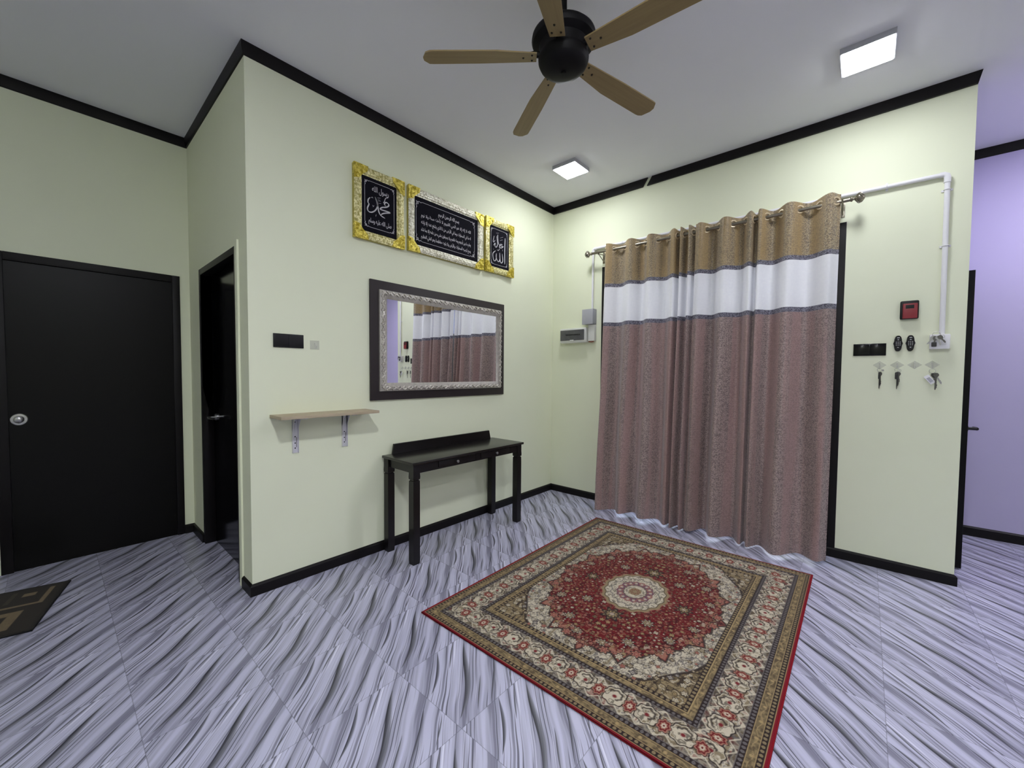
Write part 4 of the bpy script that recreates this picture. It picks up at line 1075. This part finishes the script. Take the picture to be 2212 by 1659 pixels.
m.tube([rp(-hw, -hl_, .0055), rp(hw, -hl_, .0055), rp(hw, hl_, .0055), rp(-hw, hl_, .0055)], .0052, 8, closed=True)
build('binding', m, M['redcloth'], t)
m = MB(); a_, b_ = W / 2 - .002, L / 2 - .002
c4 = [(-a_, -b_), (a_, -b_), (a_, b_), (-a_, b_)]
m.faces([rp(x, y, .0006) for x, y in c4] + [rp(x, y, .0085) for x, y in c4], [(3, 2, 1, 0), (4, 5, 6, 7), (0, 1, 5, 4), (1, 2, 6, 5), (2, 3, 7, 6), (3, 0, 4, 7)])
build('backing', m, M['velvet'], t, 0)

def make_mat():
    W, L = .560, .90; res = .005; nx, ny = int(W / res) + 1, int(L / res) + 1
    X, Y = np.meshgrid(np.linspace(0, W, nx), np.linspace(0, L, ny))        # x along the short far edge, y toward the photographer's left
    C = np.zeros((ny, nx, 3)); C[:] = srgb(40, 34, 28); P_ = srgb(128, 110, 84); D_ = srgb(60, 52, 42)
    def rect(x0, x1, y0, y1, col): C[(X >= x0) & (X < x1) & (Y >= y0) & (Y < y1)] = col
    edge = np.minimum(np.minimum(X, W - X), np.minimum(Y, L - Y))
    for k in range(3):
        o = k * .30
        rect(.045, .245, .05 + o, .07 + o, P_); rect(.225, .245, .05 + o, .28 + o, P_); rect(.08, .12, .11 + o, .16 + o, P_); rect(.045, .185, .19 + o, .21 + o, D_)
        rect(.30, .345, .10 + o, .30 + o, P_); rect(.345, .50, .10 + o, .145 + o, P_); rect(.40, .425, .19 + o, .30 + o, D_)
    C[edge < .018] = srgb(30, 26, 23)
    C[:] = C * (1 + .25 * (RNG.random((ny, nx, 1)) - .5))
    A = np.array([-.976, -3.498]); u = np.array([.970, -.243]); v = np.array([-.243, -.970])
    pos = A + X.reshape(-1, 1) * u + Y.reshape(-1, 1) * v
    idx = np.arange(nx * ny).reshape(ny, nx); F = np.stack([idx[:-1, :-1], idx[1:, :-1], idx[1:, 1:], idx[:-1, 1:]], -1).reshape(-1, 4)
    return pos, F, C.reshape(-1, 3), A, u, v, W, L
pos, F, C, A, u, v, W, L = make_mat()
base = (float(A[0] + u[0] * W / 2 + v[0] * L / 2), float(A[1] + u[1] * W / 2 + v[1] * L / 2), 0)
t = thing('door_mat', 'dark brown door mat with tan angular pattern before the wide black door', 'mat', base)
V = np.concatenate([pos, np.full((len(pos), 1), .0072)], 1) - np.array(base)
grid_mesh('pile', V, F, C, M['mat'], t)
def mp3(a, b, z): return Vector((A[0] + u[0] * a + v[0] * b, A[1] + u[1] * a + v[1] * b, z))
m = MB(); c4 = [(-.004, -.004), (W + .004, -.004), (W + .004, L + .004), (-.004, L + .004)]
m.faces([mp3(a, b, .0006) for a, b in c4] + [mp3(a, b, .0068) for a, b in c4], [(0, 1, 2, 3), (7, 6, 5, 4), (0, 4, 5, 1), (1, 5, 6, 2), (2, 6, 7, 3), (3, 7, 4, 0)])
build('rubber_edge', m, M['blk'], t, 0)

# ------------------------------------------------------------------ daylight outside, camera, view
w = bpy.data.worlds.new('World'); SC.world = w; w.use_nodes = True
wt = w.node_tree; bg = wt.nodes['Background']; sky = wt.nodes.new('ShaderNodeTexSky'); sky.sky_type = 'NISHITA'; sky.sun_disc = False; sky.sun_elevation = math.radians(40)
wt.links.new(sky.outputs[0], bg.inputs[0]); bg.inputs[1].default_value = .38

cam = bpy.data.cameras.new('Camera'); co = bpy.data.objects.new('Camera', cam); COL.objects.link(co)
r_ = Vector((0.75168854, 0.65947468, 0.00758241)); u_ = Vector((-0.03006634, 0.02278103, 0.99928827)); f_ = Vector((-0.65883257, 0.75138151, -0.03695223))
mt = Matrix((r_, u_, -f_)).transposed().to_4x4(); mt.translation = Vector((2.53686, -3.54211, 1.25188)); co.matrix_world = mt
cam.sensor_fit = 'HORIZONTAL'; cam.sensor_width = 36; cam.lens = 36 * 871.795 / 2212; cam.shift_y = 9.505 / 2212; cam.clip_start = .02
SC.camera = co
vs = SC.view_settings; vs.view_transform = 'Standard'; vs.look = 'None'; vs.gamma = 1; vs.exposure = 0.18
SC.display_settings.display_device = 'sRGB'
SC.cycles.use_denoising = True
SC.cycles.max_bounces = 8; SC.cycles.diffuse_bounces = 5
SC.cycles.use_adaptive_sampling = True; SC.cycles.adaptive_threshold = .03
